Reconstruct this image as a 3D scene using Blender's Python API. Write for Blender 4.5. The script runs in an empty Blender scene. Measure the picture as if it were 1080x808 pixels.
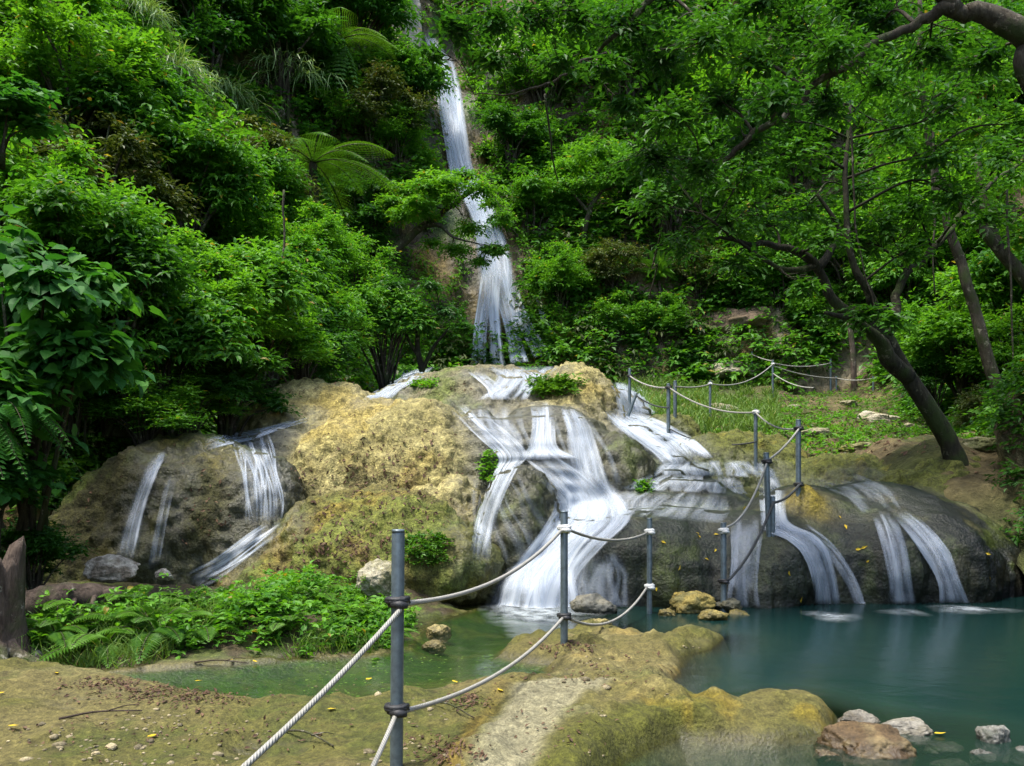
import bpy, math, random
import numpy as np
from mathutils import Vector
from mathutils.bvhtree import BVHTree

# ------------------------------------------------------------------ camera, light, exposure
scene = bpy.context.scene
COL = scene.collection
F, HX, HY, EYE = 900.0, 540.0, 511.0, 1.15          # photo pixels (1080 wide); horizon row; eye above the water

cam_data = bpy.data.cameras.new('camera')
cam = bpy.data.objects.new('camera', cam_data)
COL.objects.link(cam)
cam.location = (0, 0, EYE)
cam.rotation_euler = (math.radians(90), 0, 0)
cam_data.sensor_width = 36.0
cam_data.lens = 36.0 * F / 1080.0
cam_data.shift_y = (HY - 404.0) / 1080.0
cam_data.clip_start = 0.05
cam_data.clip_end = 500.0
scene.camera = cam

SUN_DIR = Vector((-0.26, -0.16, 0.95)).normalized()   # towards the sun
SUN_EL = math.asin(SUN_DIR.z)
world = bpy.data.worlds.new('World')
scene.world = world
world.use_nodes = True
wn = world.node_tree.nodes
wl = world.node_tree.links
sky = wn.new('ShaderNodeTexSky')
sky.sky_type = 'NISHITA'
sky.sun_disc = False
sky.sun_elevation = SUN_EL
sky.sun_rotation = math.atan2(SUN_DIR.x, SUN_DIR.y)
sky.dust_density = 3.0
wl.new(sky.outputs['Color'], wn['Background'].inputs['Color'])
wn['Background'].inputs['Strength'].default_value = 0.15

sun_data = bpy.data.lights.new('sun', 'SUN')
sun_data.energy = 2.2
sun_data.angle = math.radians(14.0)
sun_data.color = (1.0, 0.95, 0.86)
sun = bpy.data.objects.new('sun', sun_data)
COL.objects.link(sun)
sun.rotation_euler = SUN_DIR.to_track_quat('Z', 'Y').to_euler()

scene.view_settings.view_transform = 'Standard'
scene.view_settings.look = 'None'
scene.view_settings.exposure = 1.6
scene.view_settings.gamma = 1.0
scene.cycles.max_bounces = 8
scene.cycles.diffuse_bounces = 6
scene.cycles.glossy_bounces = 3
scene.cycles.transmission_bounces = 6
scene.cycles.transparent_max_bounces = 16
scene.cycles.use_denoising = True
scene.cycles.caustics_reflective = False
scene.cycles.caustics_refractive = False

# ------------------------------------------------------------------ helpers
def P(px, py, Y):
    return np.array([(px - HX) / F * Y, Y, EYE + (HY - py) / F * Y])

def PZ(px, py, z=0.0):
    Y = F * (EYE - z) / (py - HY)
    return P(px, py, Y)

def smooth(a, b, x):
    t = np.clip((x - a) / (b - a), 0, 1)
    return t * t * (3 - 2 * t)

def _h(ix, iy, iz, seed):
    h = (ix.astype(np.uint32) * np.uint32(374761393) + iy.astype(np.uint32) * np.uint32(668265263)
         + iz.astype(np.uint32) * np.uint32(2147483647 - 1013904223) + np.uint32(seed * 1274126177 & 0xffffffff))
    h = (h ^ (h >> np.uint32(13))) * np.uint32(1274126177)
    h = (h ^ (h >> np.uint32(16))) * np.uint32(2246822519)
    h = h ^ (h >> np.uint32(13))
    return h.astype(np.float64) / 4294967295.0 * 2 - 1

def vnoise(p, seed=0):
    i = np.floor(p).astype(np.int64)
    f = p - i
    f = f * f * (3 - 2 * f)
    x, y, z = i[:, 0], i[:, 1], i[:, 2]
    r = 0
    for dx in (0, 1):
        wx = f[:, 0] if dx else 1 - f[:, 0]
        for dy in (0, 1):
            wy = f[:, 1] if dy else 1 - f[:, 1]
            for dz in (0, 1):
                wz = f[:, 2] if dz else 1 - f[:, 2]
                r = r + wx * wy * wz * _h(x + dx, y + dy, z + dz, seed)
    return r

def fbm(p, freq=1.0, octs=4, seed=0, gain=0.5):
    p = np.asarray(p, float) * freq
    a, s, r = 1.0, 0.0, 0
    for o in range(octs):
        r = r + a * vnoise(p, seed + o * 17)
        s += a
        a *= gain
        p = p * 2.03 + 11.7
    return r / s

def fbm2(x, y, freq=1.0, octs=4, seed=0, gain=0.5):
    sh = np.shape(x)
    p = np.stack([np.ravel(x), np.ravel(y), np.zeros(np.size(x)) + 0.37], 1)
    return fbm(p, freq, octs, seed, gain).reshape(sh)

class MB:
    """collects vertices and faces for one mesh object"""
    def __init__(self):
        self.v, self.f, self.t, self.n = [], [], [], 0
    def add(self, v, f, tone=0.5):
        v = np.asarray(v, float).reshape(-1, 3)
        f = np.asarray(f, np.int64)
        self.v.append(v)
        self.f.append(f + self.n)
        self.t.append(np.broadcast_to(np.asarray(tone, float), (len(v),)))
        self.n += len(v)
        return self
    def build(self, name, mat, parent=None, smooth_shade=True, link=True):
        return mesh_obj(name, np.concatenate(self.v), self.f, mat, parent, smooth_shade,
                        {'tone': np.concatenate(self.t)}, link=link)

def mesh_obj(name, verts, faces, mat, parent=None, smooth_shade=True, attrs=None, colors=None, uv=None, link=True):
    me = bpy.data.meshes.new(name)
    verts = np.asarray(verts, np.float32)
    if not isinstance(faces, list):
        faces = [faces]
    loops = np.concatenate([np.asarray(f).ravel() for f in faces]).astype(np.int32)
    tot = np.concatenate([np.full(len(f), np.asarray(f).shape[1], np.int32) for f in faces])
    start = np.concatenate([[0], np.cumsum(tot)[:-1]]).astype(np.int32)
    me.vertices.add(len(verts))
    me.vertices.foreach_set('co', verts.ravel())
    me.loops.add(len(loops))
    me.loops.foreach_set('vertex_index', loops)
    me.polygons.add(len(tot))
    me.polygons.foreach_set('loop_start', start)
    me.polygons.foreach_set('loop_total', tot)
    me.polygons.foreach_set('use_smooth', np.full(len(tot), smooth_shade, bool))
    for k, a in (attrs or {}).items():
        at = me.attributes.new(k, 'FLOAT', 'POINT')
        at.data.foreach_set('value', np.asarray(a, np.float32))
    if colors is not None:
        at = me.attributes.new('Col', 'FLOAT_COLOR', 'POINT')
        c = np.ones((len(verts), 4), np.float32)
        c[:, :3] = colors
        at.data.foreach_set('color', c.ravel())
    if uv is not None:
        ul = me.uv_layers.new(name='UVMap')
        ul.data.foreach_set('uv', np.asarray(uv, np.float32)[loops].ravel())
    me.update(calc_edges=True)
    me.validate()
    if mat is not None:
        me.materials.append(mat)
    o = bpy.data.objects.new(name, me)
    if link:
        COL.objects.link(o)
    if parent is not None:
        o.parent = parent
    return o

def tag(o, label=None, cat=None, group=None, kind=None):
    if label: o['label'] = label
    if cat: o['category'] = cat
    if group: o['group'] = group
    if kind: o['kind'] = kind
    return o

def thing(name, label, cat, loc=(0, 0, 0), group=None, rotz=0.0, scale=1.0):
    o = bpy.data.objects.new(name, None)
    o.empty_display_size = 0.1
    COL.objects.link(o)
    o.location = tuple(loc)
    o.rotation_euler = (0, 0, rotz)
    o.scale = (scale,) * 3 if np.isscalar(scale) else tuple(scale)
    return tag(o, label, cat, group)

def dup(root, label, loc, rotz=0.0, scale=1.0, group=None, tilt=(0, 0)):
    r = root.copy()
    COL.objects.link(r)
    r.location = tuple(loc)
    r.rotation_euler = (tilt[0], tilt[1], rotz)
    r.scale = (scale,) * 3 if np.isscalar(scale) else tuple(scale)
    r['label'] = label
    if group: r['group'] = group
    for ch in list(root.children):
        c = ch.copy()
        COL.objects.link(c)
        c.parent = r
    return r

def catmull(pts, n):
    pts = np.asarray(pts, float)
    if len(pts) == 2:
        t = np.linspace(0, 1, n)[:, None]
        return pts[0] * (1 - t) + pts[1] * t
    q = np.vstack([2 * pts[0] - pts[1], pts, 2 * pts[-1] - pts[-2]])
    s = np.linspace(0, len(pts) - 1 - 1e-9, n)
    i = s.astype(int)
    t = (s - i)[:, None]
    p0, p1, p2, p3 = q[i], q[i + 1], q[i + 2], q[i + 3]
    return 0.5 * ((2 * p1) + (-p0 + p2) * t + (2 * p0 - 5 * p1 + 4 * p2 - p3) * t ** 2 + (-p0 + 3 * p1 - 3 * p2 + p3) * t ** 3)

def tube(pts, rad, sides=8, cap=True):
    """a tapered tube along a polyline"""
    pts = np.asarray(pts, float)
    n = len(pts)
    rad = np.broadcast_to(np.asarray(rad, float), (n,))
    tan = np.gradient(pts, axis=0)
    tan /= np.linalg.norm(tan, axis=1)[:, None] + 1e-9
    ref = np.array([0, 0, 1.0]) if abs(tan[0, 2]) < 0.9 else np.array([1.0, 0, 0])
    u = np.zeros((n, 3))
    u[0] = np.cross(tan[0], ref)
    u[0] /= np.linalg.norm(u[0])
    for k in range(1, n):
        w = u[k - 1] - tan[k] * np.dot(u[k - 1], tan[k])
        u[k] = w / (np.linalg.norm(w) + 1e-9)
    v = np.cross(tan, u)
    a = np.arange(sides) / sides * 2 * np.pi
    ring = pts[:, None] + rad[:, None, None] * (np.cos(a)[None, :, None] * u[:, None] + np.sin(a)[None, :, None] * v[:, None])
    vs = ring.reshape(-1, 3)
    i = np.arange(n - 1)[:, None] * sides
    j = np.arange(sides)[None]
    j2 = (j + 1) % sides
    q = np.stack([i + j, i + j2, i + sides + j2, i + sides + j], -1).reshape(-1, 4)
    fs = [q]
    if cap:
        vs = np.vstack([vs, pts[0], pts[-1]])
        jj = np.arange(sides)
        k0, k1 = len(vs) - 2, len(vs) - 1
        e = (n - 1) * sides
        fs.append(np.stack([np.full(sides, k0), (jj + 1) % sides, jj], 1))
        fs.append(np.stack([np.full(sides, k1), e + jj, e + (jj + 1) % sides], 1))
    return vs, fs

def add_tube(mb, pts, rad, sides=8, cap=True, tone=0.5):
    v, fs = tube(pts, rad, sides, cap)
    b = mb.n
    mb.add(v, fs[0], tone)
    for f in fs[1:]:
        mb.f.append(np.asarray(f, np.int64) + b)

# ------------------------------------------------------------------ materials
def nt(name):
    m = bpy.data.materials.new(name)
    m.use_nodes = True
    t = m.node_tree
    b = t.nodes['Principled BSDF']
    return m, t, t.nodes, t.links, b

def noise_node(n, l, coord, scale, detail=4, rough=0.55, dist=0.0):
    x = n.new('ShaderNodeTexNoise')
    x.inputs['Scale'].default_value = scale
    x.inputs['Detail'].default_value = detail
    x.inputs['Roughness'].default_value = rough
    x.inputs['Distortion'].default_value = dist
    if coord is not None:
        l.new(coord, x.inputs['Vector'])
    return x

def mapr(n, l, src, a, b, c, d):
    x = n.new('ShaderNodeMapRange')
    x.inputs['From Min'].default_value = a
    x.inputs['From Max'].default_value = b
    x.inputs['To Min'].default_value = c
    x.inputs['To Max'].default_value = d
    l.new(src, x.inputs['Value'])
    return x.outputs[0]

def mixc(n, l, fac, a, b, mode='MIX'):
    x = n.new('ShaderNodeMix')
    x.data_type = 'RGBA'
    x.blend_type = mode
    x.clamp_factor = True
    if hasattr(fac, 'links'): l.new(fac, x.inputs[0])
    else: x.inputs[0].default_value = fac
    for s, v in ((6, a), (7, b)):
        if hasattr(v, 'links'): l.new(v, x.inputs[s])
        else: x.inputs[s].default_value = (*v, 1)
    return x.outputs[2]

def mathn(n, l, op, a, b=None):
    x = n.new('ShaderNodeMath')
    x.operation = op
    for k, v in ((0, a), (1, b)):
        if v is None: continue
        if hasattr(v, 'links'): l.new(v, x.inputs[k])
        else: x.inputs[k].default_value = v
    return x.outputs[0]

def attr(n, name):
    a = n.new('ShaderNodeAttribute')
    a.attribute_name = name
    return a

def mat_rock(name, rough=0.85, bump=0.6, scale=1.0, contrast=0.55):
    """mineral surface whose base colour comes from the mesh, broken up by several scales of noise"""
    m, t, n, l, b = nt(name)
    tc = n.new('ShaderNodeTexCoord').outputs['Object']
    c = attr(n, 'Col').outputs['Color']
    wet = attr(n, 'wet').outputs['Fac']
    n1 = noise_node(n, l, tc, 9 * scale, 8, 0.68)
    n2 = noise_node(n, l, tc, 42 * scale, 5, 0.7)
    mp = n.new('ShaderNodeMapping')
    mp.inputs['Scale'].default_value = (22 * scale, 22 * scale, 5 * scale)
    l.new(tc, mp.inputs['Vector'])
    n3 = noise_node(n, l, mp.outputs[0], 1.0, 5, 0.65, 0.6)
    v = n.new('ShaderNodeTexVoronoi')
    v.inputs['Scale'].default_value = 26 * scale
    l.new(tc, v.inputs['Vector'])
    f1 = mapr(n, l, n1.outputs[0], 0.3, 0.72, 1 - contrast, 1 + contrast)
    f2 = mapr(n, l, n2.outputs[0], 0.3, 0.7, 1 - contrast * 0.75, 1 + contrast * 0.75)
    f3 = mapr(n, l, n3.outputs[0], 0.3, 0.7, 1 - contrast * 0.6, 1 + contrast * 0.6)
    f = mathn(n, l, 'MULTIPLY', mathn(n, l, 'MULTIPLY', f1, f2), f3)
    mul = n.new('ShaderNodeVectorMath')
    mul.operation = 'SCALE'
    l.new(c, mul.inputs[0])
    l.new(f, mul.inputs['Scale'])
    l.new(mul.outputs[0], b.inputs['Base Color'])
    l.new(mapr(n, l, wet, 0, 1, rough, 0.38), b.inputs['Roughness'])
    b.inputs['Specular IOR Level'].default_value = 0.35
    h = mathn(n, l, 'ADD', mathn(n, l, 'MULTIPLY', n1.outputs[0], 1.0), mathn(n, l, 'MULTIPLY', n2.outputs[0], 0.45))
    h = mathn(n, l, 'ADD', h, mathn(n, l, 'MULTIPLY', n3.outputs[0], 0.6))
    h = mathn(n, l, 'ADD', h, mathn(n, l, 'MULTIPLY', v.outputs['Distance'], 0.35))
    bp = n.new('ShaderNodeBump')
    bp.inputs['Strength'].default_value = bump
    bp.inputs['Distance'].default_value = 0.05 / scale
    l.new(mapr(n, l, wet, 0.0, 1.0, bump, bump * 0.6), bp.inputs['Strength'])
    l.new(h, bp.inputs['Height'])
    l.new(bp.outputs[0], b.inputs['Normal'])
    return m

def mat_leaf(name, dark, light, rough=0.42, trans=0.32, tint=(1.3, 1.25, 0.5), odd=None):
    m, t, n, l, b = nt(name)
    tone = attr(n, 'tone').outputs['Fac']
    oi = n.new('ShaderNodeObjectInfo')
    f = mathn(n, l, 'ADD', tone, mathn(n, l, 'MULTIPLY', mathn(n, l, 'SUBTRACT', oi.outputs['Random'], 0.5), 0.35))
    c = mixc(n, l, f, dark, light)
    if odd is not None:
        c = mixc(n, l, mapr(n, l, tone, 0.97, 0.985, 0, 0.8), c, odd)
    l.new(c, b.inputs['Base Color'])
    b.inputs['Roughness'].default_value = rough
    b.inputs['Specular IOR Level'].default_value = 0.28
    tr = n.new('ShaderNodeBsdfTranslucent')
    tc = mixc(n, l, 1.0, c, tint, 'MULTIPLY')
    l.new(tc, tr.inputs['Color'])
    mx = n.new('ShaderNodeMixShader')
    mx.inputs[0].default_value = trans
    l.new(b.outputs[0], mx.inputs[1])
    l.new(tr.outputs[0], mx.inputs[2])
    l.new(mx.outputs[0], n['Material Output'].inputs['Surface'])
    return m

def mat_bark(name, c1, c2, scale=1.0, bump=0.7):
    m, t, n, l, b = nt(name)
    tc = n.new('ShaderNodeTexCoord').outputs['Object']
    mp = n.new('ShaderNodeMapping')
    mp.inputs['Scale'].default_value = (26 * scale, 26 * scale, 7 * scale)
    l.new(tc, mp.inputs['Vector'])
    n1 = noise_node(n, l, mp.outputs[0], 1.0, 6, 0.65, 0.5)
    n2 = noise_node(n, l, tc, 6 * scale, 5, 0.6)
    f = mathn(n, l, 'MULTIPLY', mapr(n, l, n1.outputs[0], 0.3, 0.7, 0, 1), mapr(n, l, n2.outputs[0], 0.35, 0.65, 0.35, 1))
    n3 = noise_node(n, l, tc, 9 * scale, 6, 0.7)
    n4 = noise_node(n, l, tc, 3.1 * scale, 4, 0.6)
    cc = mixc(n, l, f, c1, c2)
    cc = mixc(n, l, mapr(n, l, n4.outputs[0], 0.5, 0.62, 0, 0.75), cc, (0.035, 0.055, 0.014))
    cc = mixc(n, l, mapr(n, l, n3.outputs[0], 0.58, 0.66, 0, 0.8), cc, tuple(min(.3, x * 2.2 + .03) for x in c2))
    l.new(cc, b.inputs['Base Color'])
    b.inputs['Roughness'].default_value = 0.9
    b.inputs['Specular IOR Level'].default_value = 0.2
    bp = n.new('ShaderNodeBump')
    bp.inputs['Strength'].default_value = bump
    bp.inputs['Distance'].default_value = 0.03
    l.new(n1.outputs[0], bp.inputs['Height'])
    l.new(bp.outputs[0], b.inputs['Normal'])
    return m

def mat_stream(name, color=(0.60, 0.64, 0.68), fx=10.0, fy=0.6, sharp=0.34):
    """long threads of falling water: white where the threads are thick, clear between them"""
    m, t, n, l, b = nt(name)
    uv = n.new('ShaderNodeUVMap').outputs[0]
    mp = n.new('ShaderNodeMapping')
    mp.inputs['Scale'].default_value = (fx, fy, 1)
    l.new(uv, mp.inputs['Vector'])
    n1 = noise_node(n, l, mp.outputs[0], 1.0, 3, 0.55, 0.15)
    mp2 = n.new('ShaderNodeMapping')
    mp2.inputs['Scale'].default_value = (fx * 3.2, fy * 0.8, 1)
    l.new(uv, mp2.inputs['Vector'])
    n2 = noise_node(n, l, mp2.outputs[0], 1.0, 2, 0.5)
    s = mathn(n, l, 'ADD', mathn(n, l, 'MULTIPLY', n1.outputs[0], 0.62), mathn(n, l, 'MULTIPLY', n2.outputs[0], 0.38))
    st = mapr(n, l, s, 0.5 - sharp * 0.5, 0.5 + sharp * 0.5, 0.0, 1.0)
    dens = attr(n, 'dens').outputs['Fac']
    edge = attr(n, 'edge').outputs['Fac']
    # the threads fade out softly to both sides; thin water shows only its streaks
    a = mathn(n, l, 'MULTIPLY', mathn(n, l, 'MULTIPLY', dens, edge), mapr(n, l, st, 0.0, 1.0, 0.30, 1.15))
    a = mathn(n, l, 'MINIMUM', a, 0.93)
    l.new(a, b.inputs['Alpha'])
    l.new(mixc(n, l, st, (color[0] * 0.55, color[1] * 0.64, color[2] * 0.75), color), b.inputs['Base Color'])
    b.inputs['Roughness'].default_value = 0.55
    b.inputs['Specular IOR Level'].default_value = 0.3
    tr = n.new('ShaderNodeBsdfTranslucent')
    tr.inputs['Color'].default_value = (*color, 1)
    bp = n.new('ShaderNodeBump')
    bp.inputs['Strength'].default_value = 0.35
    bp.inputs['Distance'].default_value = 0.03
    l.new(s, bp.inputs['Height'])
    l.new(bp.outputs[0], b.inputs['Normal'])
    return m

def mat_simple(name, color, rough=0.6, metal=0.0, var=0.25, scale=30, bump=0.0):
    m, t, n, l, b = nt(name)
    tc = n.new('ShaderNodeTexCoord').outputs['Object']
    n1 = noise_node(n, l, tc, scale, 5, 0.6)
    f = mapr(n, l, n1.outputs[0], 0.3, 0.7, 0, 1)
    l.new(mixc(n, l, f, tuple(x * (1 - var) for x in color), tuple(x * (1 + var) for x in color)), b.inputs['Base Color'])
    b.inputs['Roughness'].default_value = rough
    b.inputs['Metallic'].default_value = metal
    if bump:
        bp = n.new('ShaderNodeBump')
        bp.inputs['Strength'].default_value = bump
        bp.inputs['Distance'].default_value = 0.01
        l.new(n1.outputs[0], bp.inputs['Height'])
        l.new(bp.outputs[0], b.inputs['Normal'])
    return m

M = {}
M['mound'] = mat_rock('travertine', 0.85, 0.9, 1.25, 0.66)
M['ground'] = mat_rock('mossy_ledge', 0.9, 0.7, 2.2, 0.52)
M['hill'] = mat_rock('earth_cliff', 0.95, 0.8, 0.25, 0.5)
M['stone'] = mat_rock('stone', 0.85, 0.7, 1.6, 0.45)
M['stream'] = mat_stream('falling_water')
M['stream_far'] = mat_stream('falling_water_tall', fx=3.2, fy=0.12)

# ------------------------------------------------------------------ terrain
def base_right(y):
    return np.interp(y, [7, 9, 10.3, 12, 14, 17, 20, 24, 28], [-0.6, 0.3, 0.85, 1.25, 1.75, 2.3, 2.75, 3.7, 4.9])

def TZ(x, y):
    x = np.asarray(x, float); y = np.asarray(y, float)
    b = base_right(y)
    b = b + 0.62 * smooth(4.2, 5.4, x) * smooth(8.6, 9.9, y) * smooth(14.5, 11.5, y)
    b = b - 0.75 * smooth(2.6, 1.6, x) * smooth(8, 9, y) * smooth(15.5, 13.5, y)
    xf = np.interp(y, [3, 5, 7, 9, 11, 14, 18, 24, 28], [-4.2, -4.3, -4.6, -4.9, -4.3, -3.9, -3.5, -2.8, -2.4])
    dl = np.maximum(0, xf - x)
    zl = np.where(dl > 0, np.maximum(b, 0.2) * smooth(0, 0.6, dl) + b * (1 - smooth(0, 0.6, dl)), b) + 1.55 * np.maximum(0, dl - 0.15)
    xr = np.interp(y, [4, 8, 10, 12, 16, 20, 26], [5.2, 5.2, 5.7, 6.8, 8.5, 9.6, 9.2])
    dr = np.maximum(0, x - xr)
    zr = b + 0.75 * dr + 0.9 * smooth(0, 0.8, dr) * smooth(12, 9, y)
    yb = np.interp(x, [-16, -10, -6, -3, -1, 2, 6, 10, 16], [12, 17, 21.5, 24.2, 25.2, 25.2, 25.6, 24, 19])
    db = np.maximum(0, y - yb)
    zb = b + 1.62 * db
    z = np.maximum(np.maximum(zl, zr), zb)
    z = z + fbm2(x, y, 0.35, 4, 5) * 0.8 * smooth(0.3, 3.0, np.maximum(np.maximum(dl, dr), db)) + fbm2(x, y, 1.1, 5, 9) * 0.34
    z = np.where(z > 26, 26 + 6 * np.tanh((z - 26) / 6), z)
    return z

def grid(xs, ys):
    X, Yg = np.meshgrid(xs, ys)
    nx, ny = len(xs), len(ys)
    i = np.arange(ny - 1)[:, None] * nx
    j = np.arange(nx - 1)[None]
    q = np.stack([i + j, i + j + 1, i + nx + j + 1, i + nx + j], -1).reshape(-1, 4)
    return X, Yg, q

ys = np.concatenate([np.arange(-14, 7, 0.5), np.arange(7, 20, 0.13), np.arange(20, 41, 0.14), np.arange(41, 50, 0.6)])
xs = np.concatenate([np.arange(-30, -14, 0.6), np.arange(-14, 14, 0.14), np.arange(14, 30, 0.6)])
HXg, HYg, hq = grid(xs, ys)
HZ = TZ(HXg, HYg)
HZ = np.where((HYg < 9.2) & (HXg < 5.0) & (HXg > -4.6), np.minimum(HZ, -1.3), HZ)
HZ = np.where(HYg < 3, np.where(np.abs(HXg) < 4.6, -1.3, HZ), HZ)
hv = np.stack([HXg.ravel(), HYg.ravel(), HZ.ravel()], 1)
gx = np.gradient(HZ, axis=1) / np.gradient(HXg, axis=1)
gy = np.gradient(HZ, axis=0) / np.gradient(HYg, axis=0)
steep = np.sqrt(gx ** 2 + gy ** 2).ravel()
# crumbly ledges on the steep parts
nrm = np.stack([-gx.ravel(), -gy.ravel(), np.ones(len(hv))], 1)
nrm /= np.linalg.norm(nrm, axis=1)[:, None]
rid = 1 - np.abs(fbm(hv * [1, 1, 0.45], 0.55, 4, 31))
hv = hv + nrm * ((rid - 0.75) * 1.3 * smooth(0.9, 1.5, steep))[:, None]
hn1 = fbm(hv, 0.5, 5, 41)
hn2 = fbm(hv * [1, 1, 0.3], 1.4, 4, 43)
soil = np.array([0.11, 0.085, 0.045]); rockc = np.array([0.23, 0.20, 0.13]); mossc = np.array([0.075, 0.10, 0.02]); ochre = np.array([0.26, 0.17, 0.05])
hc = soil + (mossc - soil) * smooth(-0.2, 0.3, hn1)[:, None]
hc = hc + (rockc - hc) * (smooth(1.2, 1.7, steep) * smooth(-0.1, 0.25, hn2))[:, None]
hc = hc + (ochre - hc) * (smooth(1.2, 1.7, steep) * smooth(0.1, 0.45, fbm(hv * [1, 1, 0.25], 0.8, 3, 47)) * 0.7)[:, None]
flat = smooth(1.5, 0.9, steep) * smooth(9, 10, hv[:, 1]) * smooth(26, 22, hv[:, 1])
grassy = np.array([0.075, 0.085, 0.018]) + (np.array([0.17, 0.13, 0.06]) - np.array([0.075, 0.085, 0.018])) * smooth(-0.15, 0.25, fbm(hv * [1, 1, 0], 1.2, 4, 45))[:, None]
hc = hc + (grassy - hc) * (flat * 0.85)[:, None]
hill = mesh_obj('hillside', hv, hq, M['hill'], colors=hc, attrs={'wet': np.zeros(len(hv))})
tag(hill, kind='structure')
hill_bvh = BVHTree.FromPolygons([tuple(v) for v in hv.tolist()], [tuple(f) for f in hq.tolist()])

# near ground: shore lines of the ledge and of the planted bank, drawn on the water level
LEDGE = [(-300, 705), (0, 706), (60, 704), (110, 712), (170, 724), (230, 735), (275, 746), (330, 743), (390, 736), (450, 732), (490, 724),
         (510, 717), (540, 720), (572, 714), (583, 700), (556, 697), (526, 692), (545, 677), (575, 668), (613, 666), (654, 664),
         (668, 671), (695, 674), (725, 668), (762, 673), (750, 684), (718, 692), (714, 708), (700, 724), (716, 737), (745, 750),
         (785, 743), (840, 738), (880, 752), (872, 772), (815, 780), (760, 781), (715, 777), (690, 786), (655, 800), (632, 830), (600, 900), (500, 1100), (-600, 1100)]
BANK = [(-400, 700), (0, 700), (115, 709), (170, 704), (260, 698), (330, 694), (400, 690), (432, 684), (440, 670), (455, 657), (505, 641)]
led = np.array([PZ(a, b)[:2] for a, b in LEDGE])
bank = np.array([PZ(a, b)[:2] for a, b in BANK] + [[-0.3, 8.6], [-9, 9.6], [-9, 5.2]])

def poly_sd(x, y, poly):
    """signed distance to a polygon, positive inside"""
    d = np.full(x.shape, 1e9)
    ins = np.zeros(x.shape, bool)
    n = len(poly)
    for k in range(n):
        ax, ay = poly[k]; bx, by = poly[(k + 1) % n]
        ex, ey = bx - ax, by - ay
        t = np.clip(((x - ax) * ex + (y - ay) * ey) / (ex * ex + ey * ey + 1e-12), 0, 1)
        d = np.minimum(d, (x - ax - t * ex) ** 2 + (y - ay - t * ey) ** 2)
        c = ((ay > y) != (by > y)) & (x < (bx - ax) * (y - ay) / (by - ay + 1e-12) + ax)
        ins ^= c
    d = np.sqrt(d)
    return np.where(ins, d, -d)

def seg_dist(x, y, pts):
    d = np.full(np.shape(x), 1e9)
    for (ax, ay), (bx, by) in zip(pts[:-1], pts[1:]):
        ex, ey = bx - ax, by - ay
        t = np.clip(((x - ax) * ex + (y - ay) * ey) / (ex * ex + ey * ey + 1e-12), 0, 1)
        d = np.minimum(d, np.hypot(x - ax - t * ex, y - ay - t * ey))
    return d

RIM1 = np.array([PZ(a, b)[:2] for a, b in [(560, 830), (600, 790), (640, 768), (672, 760), (690, 758)]])
RIM2 = np.array([PZ(a, b)[:2] for a, b in [(690, 758), (735, 768), (790, 758), (838, 752), (862, 760)]])
def ground_z(x, y):
    wob = fbm2(x, y, 2.2, 4, 3)
    fine = fbm2(x, y, 9.0, 4, 4)
    dA = poly_sd(x, y, led) + wob * 0.05 + fine * 0.015
    dB = poly_sd(x, y, bank) + wob * 0.07
    prof = lambda d, h, w, dep, ws: np.where(d > 0, h * (1 - np.exp(-d / w)), -dep * (1 - np.exp(d / ws)) - 0.0)
    leftpool = smooth(1.0, 0.3, x - (y - 4.2) * 0.12)          # shallow side channel
    depth = 0.85 - 0.68 * leftpool
    depth = depth - (depth - 0.42) * smooth(4.6, 4.0, y) * smooth(0.3, 0.6, x) * smooth(3.2, 2.0, x)
    zA = prof(dA, 0.075, 0.07, depth, 0.35)
    zA = zA + np.where(dA > 0, (wob * 0.055 + fine * 0.034 + fbm2(x, y, 30.0, 2, 15) * 0.007 + np.minimum(0, fbm2(x, y, 4.5, 4, 12)) * 0.07) * smooth(0, 0.15, dA), 0)
    knob = fbm2(x, y, 4.0, 4, 14) + .5 * fbm2(x, y, 11.0, 3, 16)
    r1 = smooth(0.42, 0.26, seg_dist(x, y, RIM1) + knob * .08); r2 = smooth(0.20, 0.08, seg_dist(x, y, RIM2) + knob * .06)
    zA = zA + (0.07 + .04 * knob) * r1 * smooth(0.0, 0.07, dA) + (0.035 + 0.05 * knob) * r2 * smooth(-0.01, 0.06, dA)
    # lumpy coral-like knobs along the far neck of the ledge
    kn = np.maximum(0, fbm2(x, y, 5.0, 3, 8)) * 0.10 * smooth(4.7, 5.3, y) * smooth(0, 0.12, dA)
    zA = zA + kn
    zB = np.where(dB > 0, 0.0 + 0.20 * smooth(0.0, 0.8, dB) - 0.2 * smooth(1.0, 2.0, dB) * smooth(-3.2, -2.4, x) + wob * 0.06 + fine * 0.03, -depth * (1 - np.exp(dB / 0.3)))
    return np.maximum(zA, zB), dA, dB, wob, fine

gxs = np.arange(-6.4, 7.01, 0.017)
gys = np.concatenate([np.arange(1.2, 6.5, 0.015), np.arange(6.5, 9.4, 0.024)])
GX, GY, gq = grid(gxs, gys)
GZ, dA, dB, wob, fine = ground_z(GX, GY)
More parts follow.
